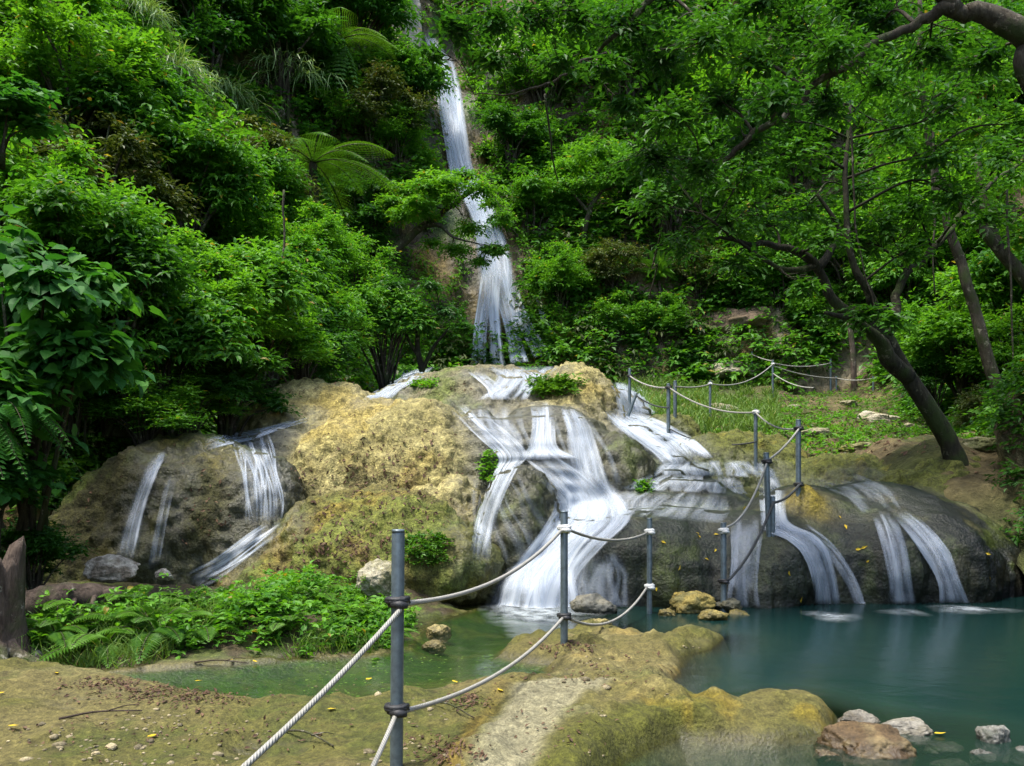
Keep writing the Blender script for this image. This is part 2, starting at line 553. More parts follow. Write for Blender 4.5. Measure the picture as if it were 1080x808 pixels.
# the bank that closes the pool on the far side and the right
dR = GX - np.interp(GY, [1, 5, 7.4, 8.4, 9.4], [7.6, 6.2, 5.55, 5.3, 5.2])
GZ = np.maximum(GZ, np.where(dR > 0, 0.02 + 1.2 * (1 - np.exp(-dR / 0.35)) + wob * 0.2, -2))
gv = np.stack([GX.ravel(), GY.ravel(), GZ.ravel()], 1)
g1 = fbm2(GX, GY, 1.3, 5, 61); g2 = fbm2(GX, GY, 5.0, 4, 63); g3 = fbm2(GX, GY, 14.0, 3, 65)
C = lambda *c: np.array(c)
def lerp(a, b, t):
    return a + (b - a) * np.asarray(t)[..., None]
pale = C(0.34, 0.28, 0.15); mossy = C(0.135, 0.125, 0.03); green = C(0.085, 0.10, 0.018); brown = C(0.10, 0.065, 0.035); ocher = C(0.40, 0.25, 0.04)
gc = np.zeros(GX.shape + (3,)) + C(0.19, 0.155, 0.065)
gc = lerp(gc, mossy, smooth(-0.25, 0.2, g1) * 0.85)
gc = lerp(gc, green, smooth(0.05, 0.4, g2 + g1 * 0.6) * 0.7)
gc = lerp(gc, pale, smooth(0.05, 0.35, g2 - g1 * 0.5) * smooth(4.4, 5.6, GY) * 0.75)
gc = lerp(gc, brown, smooth(0.28, 0.42, g2 * 0.7 + g3 * 0.5) * 0.45)
gc = lerp(gc, ocher, smooth(0.25, 0.5, -g1 + g2 * 0.4) * 0.35 * smooth(-1.0, 0.6, GX))
sandp = np.array([PZ(a, b)[:2] for a, b in [(545, 735), (600, 728), (660, 735), (640, 752), (600, 775), (570, 840), (490, 900), (510, 790), (530, 760)]])
dS = poly_sd(GX, GY, sandp) + wob * 0.05
gc = lerp(gc, C(0.34, 0.30, 0.23), smooth(-0.03, 0.06, dS) * 0.95)
gc = lerp(gc, C(0.36, 0.21, 0.035), smooth(0.07, 0.0, np.abs(dS + 0.05)) * smooth(0.1, -0.4, GX) * 0.7)
dRim = np.minimum(seg_dist(GX, GY, RIM1), seg_dist(GX, GY, RIM2))
rimface = smooth(0.45, 0.2, dRim) * smooth(0.14, 0.08, GZ)
gc = lerp(gc, C(0.115, 0.115, 0.018), smooth(0.5, 0.25, seg_dist(GX, GY, RIM1)) * smooth(0.26, 0.14, dA + wob * .05) * 0.95)
gc = lerp(gc, C(0.33, 0.225, 0.03), smooth(0.3, 0.12, seg_dist(GX, GY, RIM2)) * smooth(0.0, 0.35, g2 + 0.1) * 0.55)
gc = lerp(gc, C(0.36, 0.32, 0.21), smooth(0.13, 0.17, GZ) * (dRim < 0.3) * smooth(-0.1, 0.2, g2) * 0.4)
soilB = lerp(np.zeros(GX.shape + (3,)) + C(0.075, 0.055, 0.03), C(0.11, 0.13, 0.03), smooth(0, 0.3, g2))
gc = lerp(gc, soilB, smooth(0.0, 0.12, dB))
und = smooth(0.005, -0.03, GZ)
bed = lerp(np.zeros(GX.shape + (3,)) + C(0.07, 0.13, 0.012), C(0.15, 0.17, 0.03), smooth(0, 0.3, g2))
bed = bed * 0.55 * C(0.8, 1.15, 0.6)
bed = lerp(bed, C(0.05, 0.10, 0.085), smooth(-0.2, -0.6, GZ))
bed = lerp(bed, C(0.12, 0.115, 0.08), smooth(0.3, 0.8, GX) * smooth(-0.35, -0.1, GZ))
gc = lerp(gc, bed, und)
gc = lerp(gc, C(0.05, 0.045, 0.03), smooth(0, 0.3, dR))
wetg = smooth(0.06, 0.0, GZ)
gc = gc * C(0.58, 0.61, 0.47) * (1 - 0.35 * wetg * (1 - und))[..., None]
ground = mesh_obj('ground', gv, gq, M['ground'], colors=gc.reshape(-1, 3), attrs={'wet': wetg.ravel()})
tag(ground, kind='structure')
ground_bvh = BVHTree.FromPolygons([tuple(v) for v in gv.tolist()], [tuple(f) for f in gq.tolist()])

# ------------------------------------------------------------------ the travertine mound: one skin over many rounded lobes
LOBES = [  # centre, radii, rock kind
    ((-0.4, 14.2, 1.0), (2.9, 2.4, 2.08), 'shelf'),
    ((-2.9, 13.1, 0.9), (1.7, 2.2, 1.8), 'tan'),
    ((0.95, 13.6, 1.2), (1.05, 1.8, 1.85), 'tan'),
    ((-1.25, 11.3, 0.5), (1.28, 1.6, 1.74), 'tan'),
    ((-2.15, 10.8, 0.4), (0.95, 1.3, 1.55), 'tan'),
    ((-0.62, 9.85, 0.4), (0.42, 0.6, 0.85), 'tan'),
    ((-0.95, 9.6, 0.5), (0.35, 0.45, 0.6), 'tan'),
    ((-1.42, 8.85, 0.05), (1.28, 1.08, 1.06), 'olive', 0.02),
    ((-0.75, 8.55, 0.30), (0.62, 0.72, 0.52), 'moss'),
    ((-2.3, 8.75, -0.15), (0.75, 0.85, 0.72), 'olive'),
    ((0.45, 11.25, 0.7), (1.25, 1.25, 1.5), 'wet'),
    ((-0.4, 11.1, 0.6), (0.7, 1.05, 1.5), 'wet'),
    ((1.3, 10.6, 0.5), (0.62, 0.9, 1.25), 'dark'),
    ((0.07, 9.02, 0.50), (0.44, 0.6, 0.86), 'dark', 0.03),
    ((0.62, 9.3, 0.0), (0.7, 1.1, 0.8), 'wet'),
    ((0.3, 8.5, -0.1), (0.5, 0.55, 0.5), 'wet'),
    ((1.75, 9.35, 0.0), (1.15, 1.15, 0.95), 'wetgreen'),
    ((1.85, 8.95, 0.0), (1.25, 0.95, 0.80), 'wetgreen'),
    ((3.2, 9.1, 0.0), (0.7, 0.9, 0.86), 'darkgreen'),
    ((1.12, 8.62, 0.42), (0.6, 0.62, 0.42), 'wetgreen'),
    ((0.95, 8.35, 0.02), (0.34, 0.34, 0.34), 'wetgreen'),
    ((1.55, 8.42, 0.22), (0.36, 0.46, 0.5), 'wetgreen'),
    ((2.02, 8.62, 0.15), (0.32, 0.5, 0.52), 'wetgreen'),
    ((2.62, 8.72, 0.30), (0.62, 0.72, 0.58), 'wetgreen'),
    ((2.35, 8.30, 0.05), (0.36, 0.34, 0.36), 'wetgreen'),
    ((1.60, 9.95, 0.3), (1.12, 0.62, 0.80), 'wetgreen', 0.03),
    ((2.0, 10.25, 0.3), (1.15, 0.62, 0.95), 'wetgreen', 0.03),
    ((1.75, 10.65, 0.3), (1.0, 0.62, 1.09), 'wetgreen', 0.03),
    ((2.0, 11.05, 0.3), (0.95, 0.62, 1.22), 'wetgreen', 0.03),
    ((1.8, 11.45, 0.3), (0.9, 0.62, 1.36), 'wetgreen', 0.03),
    ((1.75, 11.85, 0.3), (0.8, 0.62, 1.50), 'wetgreen', 0.03),
    ((1.7, 12.1, 1.0), (0.8, 0.75, 0.98), 'wet'),
    ((1.55, 13.0, 1.2), (0.75, 0.8, 1.05), 'wet'),
    ((1.75, 14.8, 1.4), (0.9, 1.0, 1.4), 'wet'),
    ((4.15, 9.8, 0.05), (1.3, 1.45, 1.12), 'darkgreen'),
    ((3.75, 8.75, 0.3), (0.5, 0.62, 0.55), 'darkgreen'),
    ((4.45, 8.85, 0.25), (0.5, 0.62, 0.58), 'darkgreen'),
    ((3.2, 9.5, 0.15), (0.8, 1.05, 0.98), 'darkgreen'),
    ((5.0, 9.9, 0.0), (0.9, 1.2, 0.95), 'darkgreen'),
    ((3.07, 8.95, 0.75), (0.2, 0.24, 0.38), 'yellow'),
    ((3.1, 12.3, 0.8), (1.5, 1.3, 1.1), 'mossy'),
    ((2.35, 13.2, 1.2), (0.75, 0.95, 1.05), 'mossy'),
    ((4.6, 11.6, 0.5), (1.5, 1.2, 1.05), 'mossy'),
    ((5.3, 10.6, 0.3), (0.95, 1.0, 1.2), 'mossy', 0.2),
    ((-3.6, 9.8, 0.3), (1.5, 1.5, 1.38), 'brown'),
    ((-2.8, 9.45, 0.35), (0.65, 0.95, 1.15), 'dark'),
    ((-4.3, 9.35, 0.05), (0.95, 1.05, 1.05), 'brown'),
    ((-3.45, 9.2, 0.2), (0.5, 0.9, 1.05), 'moss'),
    ((-2.9, 10.9, 0.9), (0.8, 0.8, 0.98), 'wet'),
    ((-3.7, 11.6, 0.6), (1.4, 1.2, 1.2), 'olive'),
    ((-1.9, 12.0, 0.8), (1.2, 1.2, 1.55), 'tan'),
    ((0.5, 12.6, 0.8), (1.6, 1.3, 1.6), 'shelf'),
]
RC = {'tan': C(0.315, 0.27, 0.11), 'olive': C(0.145, 0.125, 0.034), 'moss': C(0.10, 0.105, 0.024), 'wet': C(0.12, 0.115, 0.08), 'dark': C(0.065, 0.062, 0.03),
      'wetgreen': C(0.022, 0.029, 0.015), 'darkgreen': C(0.011, 0.014, 0.007), 'yellow': C(0.36, 0.27, 0.03), 'mossy': C(0.12, 0.13, 0.025), 'brown': C(0.055, 0.052, 0.014),
      'shelf': C(0.20, 0.18, 0.11)}
VX = 0.036
org = np.array([-5.9, 7.0, -0.5])
dim = np.ceil((np.array([6.4, 15.2, 3.4]) - org) / VX).astype(int)
V = np.full(dim, 4.0, np.float32)
def ell(p0, p1, p2, c, r, wob=0):
    k0 = np.sqrt(((p0 - c[0]) / r[0]) ** 2 + ((p1 - c[1]) / r[1]) ** 2 + ((p2 - c[2]) / r[2]) ** 2)
    k1 = np.sqrt(((p0 - c[0]) / r[0] ** 2) ** 2 + ((p1 - c[1]) / r[1] ** 2) ** 2 + ((p2 - c[2]) / r[2] ** 2) ** 2)
    return k0 * (k0 - 1) / (k1 + 1e-6)
KB = 0.14
ax = [org[k] + VX * np.arange(dim[k]) for k in range(3)]
for c, r, kd, *kb_ in LOBES:
    KB = kb_[0] if kb_ else (0.24 if kd in ('wetgreen', 'darkgreen') else 0.07)
    sl = []
    for k in range(3):
        a = max(0, int((c[k] - r[k] - 0.35 - org[k]) / VX)); b = min(dim[k], int((c[k] + r[k] + 0.35 - org[k]) / VX) + 1)
        sl.append(slice(a, b))
    s = tuple(sl)
    if any(q.start >= q.stop for q in sl): continue
    g = np.meshgrid(ax[0][sl[0]], ax[1][sl[1]], ax[2][sl[2]], indexing='ij', sparse=True)
    d = ell(g[0], g[1], g[2], c, r).astype(np.float32)
    o = V[s]
    hh = np.maximum(KB - np.abs(o - d), 0) / KB
    V[s] = np.minimum(o, d) - hh * hh * KB * 0.25

def surface_nets(V, org, h):
    nx, ny, nz = V.shape
    S = V < 0
    cnt = np.zeros((nx - 1, ny - 1, nz - 1), np.uint8)
    for a in (0, 1):
        for b in (0, 1):
            for c in (0, 1):
                cnt += S[a:nx - 1 + a, b:ny - 1 + b, c:nz - 1 + c]
    act = (cnt > 0) & (cnt < 8)
    ii, jj, kk = np.nonzero(act)
    n = len(ii)
    idx = np.full(act.shape, -1, np.int64)
    idx[act] = np.arange(n)
    pos = np.zeros((n, 3)); num = np.zeros(n)
    cor = [(a, b, c) for a in (0, 1) for b in (0, 1) for c in (0, 1)]
    for A in cor:
        for B in cor:
            if sum(B) - sum(A) == 1 and all(x <= y for x, y in zip(A, B)):
                va = V[ii + A[0], jj + A[1], kk + A[2]]; vb = V[ii + B[0], jj + B[1], kk + B[2]]
                m = (va < 0) != (vb < 0)
                t = np.where(m, va / np.where(m, va - vb, 1), 0)
                p = np.array(A) + t[:, None] * (np.array(B) - np.array(A))
                pos += p * m[:, None]; num += m
    pos = pos / num[:, None] + np.stack([ii, jj, kk], 1)
    verts = org + pos * h
    quads = []
    for axn in range(3):
        u, v = [(1, 2), (2, 0), (0, 1)][axn]
        d = [0, 0, 0]; d[axn] = 1
        A = S[:nx - d[0], :ny - d[1], :nz - d[2]]; B = S[d[0]:, d[1]:, d[2]:]
        e = np.argwhere(A != B)
        ok = (e[:, u] > 0) & (e[:, v] > 0) & (e[:, u] < V.shape[u] - 1) & (e[:, v] < V.shape[v] - 1)
        e = e[ok]
        sg = S[e[:, 0], e[:, 1], e[:, 2]]
        def at(du, dv):
            q = e.copy(); q[:, u] += du; q[:, v] += dv
            return idx[q[:, 0], q[:, 1], q[:, 2]]
        q = np.stack([at(-1, -1), at(0, -1), at(0, 0), at(-1, 0)], 1)
        q[~sg] = q[~sg][:, ::-1]
        quads.append(q)
    return verts, np.concatenate(quads)

mv, mq = surface_nets(V, org, VX)
def vnormals(v, q):
    nn = np.cross(v[q[:, 2]] - v[q[:, 0]], v[q[:, 3]] - v[q[:, 1]])
    out = np.zeros_like(v)
    for k in range(4):
        for a in range(3):
            out[:, a] += np.bincount(q[:, k], nn[:, a], len(v))
    return out / (np.linalg.norm(out, axis=1)[:, None] + 1e-9)
mn = vnormals(mv, mq)
if (mn[np.argmax(mv[:, 2])][2]) < 0:
    mq = mq[:, ::-1]; mn = -mn
# rock kind at each vertex
sd = np.stack([ell(mv[:, 0], mv[:, 1], mv[:, 2], c, r) for c, r, k, *_ in LOBES], 1)
sd += fbm(mv, 1.7, 3, 71)[:, None] * 0.10
w = np.exp(-np.clip(sd, -0.3, 3) / 0.06); w /= w.sum(1)[:, None]
def share(*kinds):
    return w[:, [k in kinds for _, _, k, *_ in LOBES]].sum(1)
mc = sum(w[:, [i]] * RC[k] for i, (_, _, k, *_) in enumerate(LOBES))
rough_k = share('tan', 'olive', 'moss', 'dark', 'brown', 'shelf', 'mossy')
b1 = fbm(mv, 2.2, 4, 73); b2 = fbm(mv * [1, 1, 0.4], 5.5, 4, 75); b3 = fbm(mv, 13.0, 3, 77)
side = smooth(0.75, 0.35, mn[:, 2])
rid = 1 - np.abs(fbm(mv * [1, 1, 0.22], 4.0, 3, 79)) * 2
disp = b1 * 0.11 + b2 * (0.022 + 0.06 * rough_k) + b3 * (0.008 + 0.045 * rough_k) + (rid - 0.6) * 0.07 * side
disp *= 0.55 + 0.45 * rough_k
wetk = share('wetgreen', 'darkgreen')
flute = 1 - np.abs(fbm(mv * [1, 1, 0.12], 5.0, 3, 88)) * 2
disp += wetk * ((flute - .6) * 0.05 * side + fbm(mv * [.5, .5, 2.2], 6.0, 3, 89) * 0.022 + fbm(mv, 18.0, 2, 90) * 0.008)
# step-like rims on the wet terraces
terr = share('wetgreen', 'wet')
st = np.sin((mv[:, 2] + b1 * 0.12) * 2 * np.pi / 0.16)
disp = disp + terr * st * 0.022 * smooth(8.9, 9.4, mv[:, 1])
disp += fbm(mv, 27.0, 2, 78) * 0.014 * rough_k
mv = mv + mn * disp[:, None]
mn = vnormals(mv, mq)
m1 = fbm(mv, 0.9, 4, 81); m2 = fbm(mv, 3.5, 4, 83); m3 = fbm(mv * [1, 1, 0.25], 3.0, 4, 85)
mc = lerp(mc, C(0.42, 0.36, 0.165), smooth(0.0, 0.4, m2 + m1 * 0.4) * share('tan') * 0.7)
mc = lerp(mc, C(0.44, 0.30, 0.04), smooth(0.12, 0.4, m1 - m2 * 0.3) * share('tan', 'olive') * 0.3)
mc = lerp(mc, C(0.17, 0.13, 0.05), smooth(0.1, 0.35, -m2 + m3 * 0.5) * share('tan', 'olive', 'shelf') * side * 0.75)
mc = lerp(mc, C(0.13, 0.17, 0.03), smooth(0.1, 0.4, m1 + m2 * 0.4) * share('moss', 'mossy', 'dark', 'olive', 'brown', 'shelf') * 0.75)
mc = lerp(mc, C(0.20, 0.16, 0.02), smooth(0.2, 0.45, m3) * share('moss', 'mossy', 'brown') * 0.55 + smooth(0.25, 0.5, m3) * share('darkgreen', 'wetgreen') * 0.22)
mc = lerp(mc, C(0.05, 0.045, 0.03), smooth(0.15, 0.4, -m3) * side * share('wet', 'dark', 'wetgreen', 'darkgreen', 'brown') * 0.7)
mc = lerp(mc, C(0.075, 0.095, 0.018), smooth(0.12, 0.4, m2 + m3 * .4) * share('wetgreen', 'darkgreen') * 0.6)
mc = lerp(mc, C(0.09, 0.09, 0.06), smooth(0.2, 0.45, m3 - m1 * .3) * share('wetgreen', 'darkgreen') * 0.4)
mwet = share('wet', 'wetgreen', 'darkgreen') * 0.9
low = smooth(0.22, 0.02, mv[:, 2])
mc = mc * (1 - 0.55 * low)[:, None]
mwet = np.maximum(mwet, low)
mound_bvh = BVHTree.FromPolygons([tuple(v) for v in mv.tolist()], [tuple(f) for f in mq.tolist()])

def cast(px, py, bvhs=None, y_min=0.0):
    d = Vector(((px - HX) / F, 1.0, (HY - py) / F))
    dn = d.normalized()
    best = None
    for b in (bvhs or (mound_bvh, ground_bvh, hill_bvh)):
        hit, nn, i, dist = b.ray_cast(Vector((0, 0, EYE)), dn)
        if hit is not None and (best is None or hit.y < best[0]):
            best = (hit.y, nn)
    return best if best else (None, None)

# ------------------------------------------------------------------ water running over the rock
STREAM_PTS = []
def stream(name, secs, mat, na=13, step=4.5, dens=1.0, off=0.03, bvhs=None, sm=2, fade=(0.05, 0.04), spread=0.13, strands=None, veil=0.34, wander=0.11, hwk=1.0, tail=0.12):
    """running water: a thin veil that hugs the rock, bridging its hollows, and threads of thicker water wandering over it;
    each section is (x, y) to (x, y) across the flow"""
    rs = np.random.default_rng(int(abs(secs[0][0] * 13 + secs[-1][1] * 7 + len(secs))))
    secs = [tuple(q) for q in secs]
    A = np.array([[q[0], q[1]] for q in secs], float); B = np.array([[q[2], q[3]] for q in secs], float)
    W0 = np.linalg.norm(B - A, axis=1).mean()
    L = np.linalg.norm(np.diff((A + B) / 2, axis=0), axis=1).sum()
    n = max(9, int(L / step))
    cA, cB = catmull(A, n), catmull(B, n)
    cA, cB = cA + (cA - cB) * spread, cB + (cB - cA) * spread
    u = np.linspace(0, 1, na)
    px = cA[:, None, :] * (1 - u)[None, :, None] + cB[:, None, :] * u[None, :, None]
    Yd = np.full((n, na), np.nan)
    for i in range(n):
        for j in range(na):
            y, _ = cast(px[i, j, 0], px[i, j, 1], bvhs)
            if y: Yd[i, j] = y
    ok = ~np.isnan(Yd)
    fl = Yd.ravel(); g = np.flatnonzero(ok.ravel())
    Yd = np.interp(np.arange(fl.size), g, fl[g]).reshape(n, na)
    S = Yd.copy()
    for _ in range(sm):
        p = np.pad(S, ((1, 1), (0, 0)), mode='edge'); S = (p[:-2] + 2 * p[1:-1] + p[2:]) / 4
        p = np.pad(S, ((0, 0), (1, 1)), mode='edge'); S = (p[:, :-2] + 2 * p[:, 1:-1] + p[:, 2:]) / 4
        S = np.minimum(S, Yd)
    def surf(uu, lift):
        """points at fractions uu (n, k) across the flow"""
        k = uu.shape[1]
        D = np.stack([np.interp(uu[i], u, S[i]) for i in range(n)]) - off - lift
        q = cA[:, None, :] * (1 - uu)[..., None] + cB[:, None, :] * uu[..., None]
        pt = np.stack([(q[..., 0] - HX) / F * D, D, EYE + (HY - q[..., 1]) / F * D], -1)
        pt[..., 2] = np.maximum(pt[..., 2], 0.004)
        return pt
    V_, F_, UV_, AL_, DN_, nb = [], [], [], [], [], 0
    tt = np.linspace(0, 1, n)
    def add(uu, lift, strength, f0, f1):
        nonlocal nb
        k = uu.shape[1]
        pt = surf(uu, lift)
        ln = np.concatenate([[0], np.cumsum(np.linalg.norm(np.diff(pt[:, k // 2], axis=0), axis=1))])
        wd = np.linalg.norm(pt[:, -1] - pt[:, 0], axis=1).mean()
        c = np.linspace(-1, 1, k)
        e = (1 - np.abs(c) ** 2.2)[None] * np.clip(tt / .07, 0, 1)[:, None] * np.clip((1.0 - tt) / tail, 0, 1)[:, None] * np.clip((tt - f0[0]) / f0[1], 0, 1)[:, None] * np.clip((f1[0] - tt) / f1[1], 0, 1)[:, None]
        uv = np.stack([np.broadcast_to(c[None] * wd / 2, (n, k)) + rs.random() * 60, np.broadcast_to(ln[:, None], (n, k)) + rs.random() * 30], -1)
        i = np.arange(n - 1)[:, None] * k; j = np.arange(k - 1)[None]
        F_.append(np.stack([i + j, i + j + 1, i + k + j + 1, i + k + j], -1).reshape(-1, 4) + nb)
        V_.append(pt.reshape(-1, 3)); UV_.append(uv.reshape(-1, 2)); AL_.append(e.ravel()); DN_.append(np.full(n * k, strength))
        nb += n * k
    a0, a1 = spread / (1 + 2 * spread), 1 - spread / (1 + 2 * spread)
    add(np.broadcast_to(u[None], (n, na)), 0.0, veil * dens, (-1e-3, fade[0] * 4 + 1e-3), (1.001, fade[1] + 1e-3))
    ns = strands if strands is not None else int(np.clip(W0 / 3.2, 3, 16))
    for s_ in range(ns):
        c0 = a0 + (a1 - a0) * (s_ + rs.random()) / ns
        ph, fq = rs.random() * 6.28, rs.uniform(1.2, 3.0)
        drift = rs.normal(0, wander)
        cen = c0 + drift * (tt - .3) + wander * .35 * np.sin(ph + tt * fq * 3.1)
        cen = np.clip(cen, a0 * .55, 1 - a0 * .55)
        hw = hwk * rs.uniform(.06, .15) * (1 + .35 * np.sin(ph * 2 + tt * 5)) * np.clip(12 / max(ns, 4), .7, 1.5)
        uu = np.clip(cen[:, None] + hw[:, None] * np.linspace(-1, 1, 7)[None], 0, 1)
        st0 = rs.uniform(-.06, .26); en0 = min(1.1, rs.uniform(.75, 1.4))
        add(uu, 0.004 + 0.0022 * s_, dens * rs.uniform(.55, 1.0), (st0, rs.uniform(.08, .25)), (en0, rs.uniform(.04, .15)))
    pts = np.concatenate(V_)
    o = mesh_obj(name, pts, np.concatenate(F_), mat, attrs={'dens': np.concatenate(DN_), 'edge': np.concatenate(AL_)}, uv=np.concatenate(UV_))
    tag(o, kind='structure')
    if bvhs is None: STREAM_PTS.append(pts[::3])
    return pts

S_ = M['stream']
stream('cascade', [(428, 385, 458, 385), (414, 399, 442, 399), (398, 412, 420, 411), (384, 422, 412, 421)], S_, dens=0.85)
stream('cascade', [(520, 386, 585, 386), (528, 400, 572, 400), (505, 422, 552, 422)], S_, dens=0.7)
stream('cascade', [(494, 392, 507, 391), (512, 407, 523, 405), (520, 422, 538, 422)], S_, dens=0.7)
stream('cascade', [(470, 426, 506, 426), (490, 447, 520, 444), (508, 464, 540, 460), (526, 482, 556, 480), (522, 497, 546, 494), (508, 530, 530, 528), (500, 560, 521, 560), (496, 592, 514, 592)], S_, dens=0.85, spread=.03, wander=.10, veil=.22, strands=9, hwk=.7, tail=.2)
stream('cascade', [(500, 427, 546, 427), (508, 448, 548, 448), (516, 466, 556, 466), (530, 486, 562, 484)], S_, dens=0.4, strands=8, veil=.12, hwk=.6)
stream('cascade', [(500, 500, 540, 492), (498, 530, 560, 520), (500, 560, 580, 560), (505, 596, 590, 598)], S_, dens=0.16, strands=7, veil=.0, hwk=.3)
stream('cascade', [(561, 423, 582, 423), (563, 450, 583, 450), (560, 472, 586, 472), (552, 486, 606, 484)], S_, dens=0.95, strands=8)
stream('cascade', [(552, 482, 590, 474), (576, 506, 630, 500), (592, 530, 655, 526), (582, 556, 660, 548), (554, 588, 630, 578), (530, 614, 606, 610), (520, 650, 606, 648)], S_, tail=.02, dens=0.85, strands=20, na=19)
stream('cascade', [(592, 540, 660, 536), (562, 580, 622, 574), (536, 612, 602, 608), (524, 650, 602, 648)], S_, tail=.02, dens=0.8, strands=14, na=15, off=.05)
stream('cascade', [(592, 428, 606, 428), (600, 455, 621, 452), (604, 490, 632, 488), (612, 520, 642, 520), (610, 545, 652, 542)], S_, dens=0.75, strands=7)
stream('cascade', [(584, 430, 622, 440), (590, 470, 640, 480), (600, 520, 655, 530)], S_, dens=0.3, strands=7, veil=.03, hwk=.5)
stream('cascade', [(636, 434, 654, 428), (648, 448, 686, 442), (668, 464, 712, 454), (688, 477, 730, 467), (704, 492, 748, 484)], S_, dens=0.95, strands=12)
stream('cascade', [(646, 403, 672, 403), (652, 420, 686, 420), (655, 438, 692, 437)], S_, dens=0.85)
stream('cascade', [(704, 484, 806, 486), (696, 492, 815, 494), (690, 502, 822, 504)], S_, dens=0.7, strands=16, wander=.03, veil=.05, hwk=.6, sm=1, off=.018, na=21)
stream('cascade', [(690, 500, 778, 502), (674, 508, 782, 512), (664, 517, 786, 522)], S_, dens=0.55, strands=13, wander=.03, veil=.03, hwk=.5, sm=1, off=.018, na=19)
stream('cascade', [(664, 517, 764, 520), (644, 528, 764, 534), (630, 542, 750, 552)], S_, dens=0.4, strands=12, wander=.03, veil=.02, hwk=.45, sm=1, off=.018, na=19)
stream('cascade', [(790, 490, 815, 490), (800, 512, 828, 512), (803, 540, 828, 540), (806, 558, 834, 553), (832, 570, 858, 564), (848, 586, 872, 580), (858, 614, 882, 610), (860, 652, 890, 652)], S_, tail=.02, dens=0.72, spread=.05, wander=.08)
stream('cascade', [(776, 545, 806, 545), (772, 560, 804, 560), (772, 590, 800, 590), (769, 620, 798, 620), (766, 648, 802, 648)], S_, tail=.02, dens=0.42, strands=7, veil=.15, wander=.06, spread=.05)
stream('cascade', [(838, 556, 850, 552), (868, 580, 878, 575), (892, 615, 902, 610), (905, 648, 915, 648)], S_, tail=.02, dens=0.35, strands=4)
stream('cascade', [(918, 538, 938, 538), (926, 560, 950, 560), (934, 590, 958, 590), (938, 620, 962, 620), (934, 646, 970, 646)], S_, tail=.02, dens=0.45, spread=.05, wander=.08)
stream('cascade', [(936, 536, 956, 536), (956, 560, 980, 557), (974, 585, 1000, 581), (990, 615, 1012, 611), (992, 645, 1026, 645)], S_, tail=.02, dens=0.68, spread=.05, wander=.08)
stream('cascade', [(164, 476, 177, 476), (150, 500, 166, 500), (135, 540, 153, 540), (121, 590, 143, 590)], S_, dens=0.75, strands=4, spread=.05, wander=.06)
stream('cascade', [(176, 500, 188, 500), (167, 540, 178, 540), (155, 602, 167, 602)], S_, dens=0.3, strands=3, spread=.02, wander=.06)
stream('cascade', [(330, 437, 330, 442), (294, 447, 295, 453), (264, 454, 264, 464), (236, 458, 234, 470), (216, 464, 214, 476)], S_, dens=0.8, strands=7, sm=1, hwk=.8, veil=.15, tail=.3, na=9)
stream('cascade', [(244, 458, 282, 458), (250, 480, 290, 480), (254, 500, 296, 500), (256, 525, 300, 522), (258, 554, 302, 548)], S_, dens=0.6, strands=16, veil=.28, hwk=.45, spread=.06, tail=.15, na=17)
stream('cascade', [(296, 542, 304, 554), (265, 563, 276, 578), (232, 586, 243, 602), (196, 606, 208, 622)], S_, dens=0.75, strands=11, spread=.12, veil=.12, hwk=.55, sm=1, tail=.35, na=11)
stream('cascade', [(852, 506, 896, 498), (884, 522, 930, 512), (912, 542, 958, 538)], S_, dens=0.17, strands=9, veil=.03, hwk=.6, sm=2, off=.02)
stream('cascade', [(602, 586, 656, 582), (600, 612, 656, 610), (602, 645, 656, 643)], S_, tail=.02, dens=0.36, strands=14, veil=.1)
tall = stream('waterfall', [(446, 34, 453, 32), (453, 50, 463, 48), (459, 70, 477, 68), (463, 100, 484, 98), (470, 140, 490, 138), (477, 180, 497, 178), (488, 205, 510, 200), (499, 230, 522, 228), (504, 260, 532, 258), (507, 290, 538, 285), (504, 318, 548, 314)],
              M['stream_far'], na=17, step=4, dens=0.85, off=0.35, bvhs=(hill_bvh,), sm=10, fade=(0.02, 0.12), strands=13, veil=.6, spread=.15, tail=.1)
T_ = M['stream_far']
for sec in ([(466, 80, 480, 80), (474, 140, 488, 140), (482, 178, 496, 178), (492, 206, 508, 206)], [(508, 284, 520, 282), (504, 320, 516, 318), (500, 350, 512, 350), (497, 386, 511, 386)], [(514, 284, 528, 282), (514, 320, 526, 318), (516, 352, 528, 352), (518, 386, 532, 386)],
            [(520, 284, 532, 282), (526, 320, 538, 318), (534, 352, 546, 350), (540, 384, 556, 382)], [(528, 284, 540, 282), (538, 322, 550, 320), (552, 350, 564, 347), (564, 378, 580, 374)], [(526, 262, 540, 262), (532, 300, 540, 300), (534, 322, 544, 322)]):
    stream('waterfall', sec, T_, na=9, dens=0.95, off=0.42, bvhs=(hill_bvh,), sm=10, strands=7, fade=(.15, .02), veil=.5, tail=.03, hwk=.8)
stream('waterfall', [(565, 316, 571, 316), (570, 335, 576, 335), (576, 356, 583, 354)], M['stream_far'], na=5, dens=0.85, off=0.15, bvhs=(hill_bvh,))

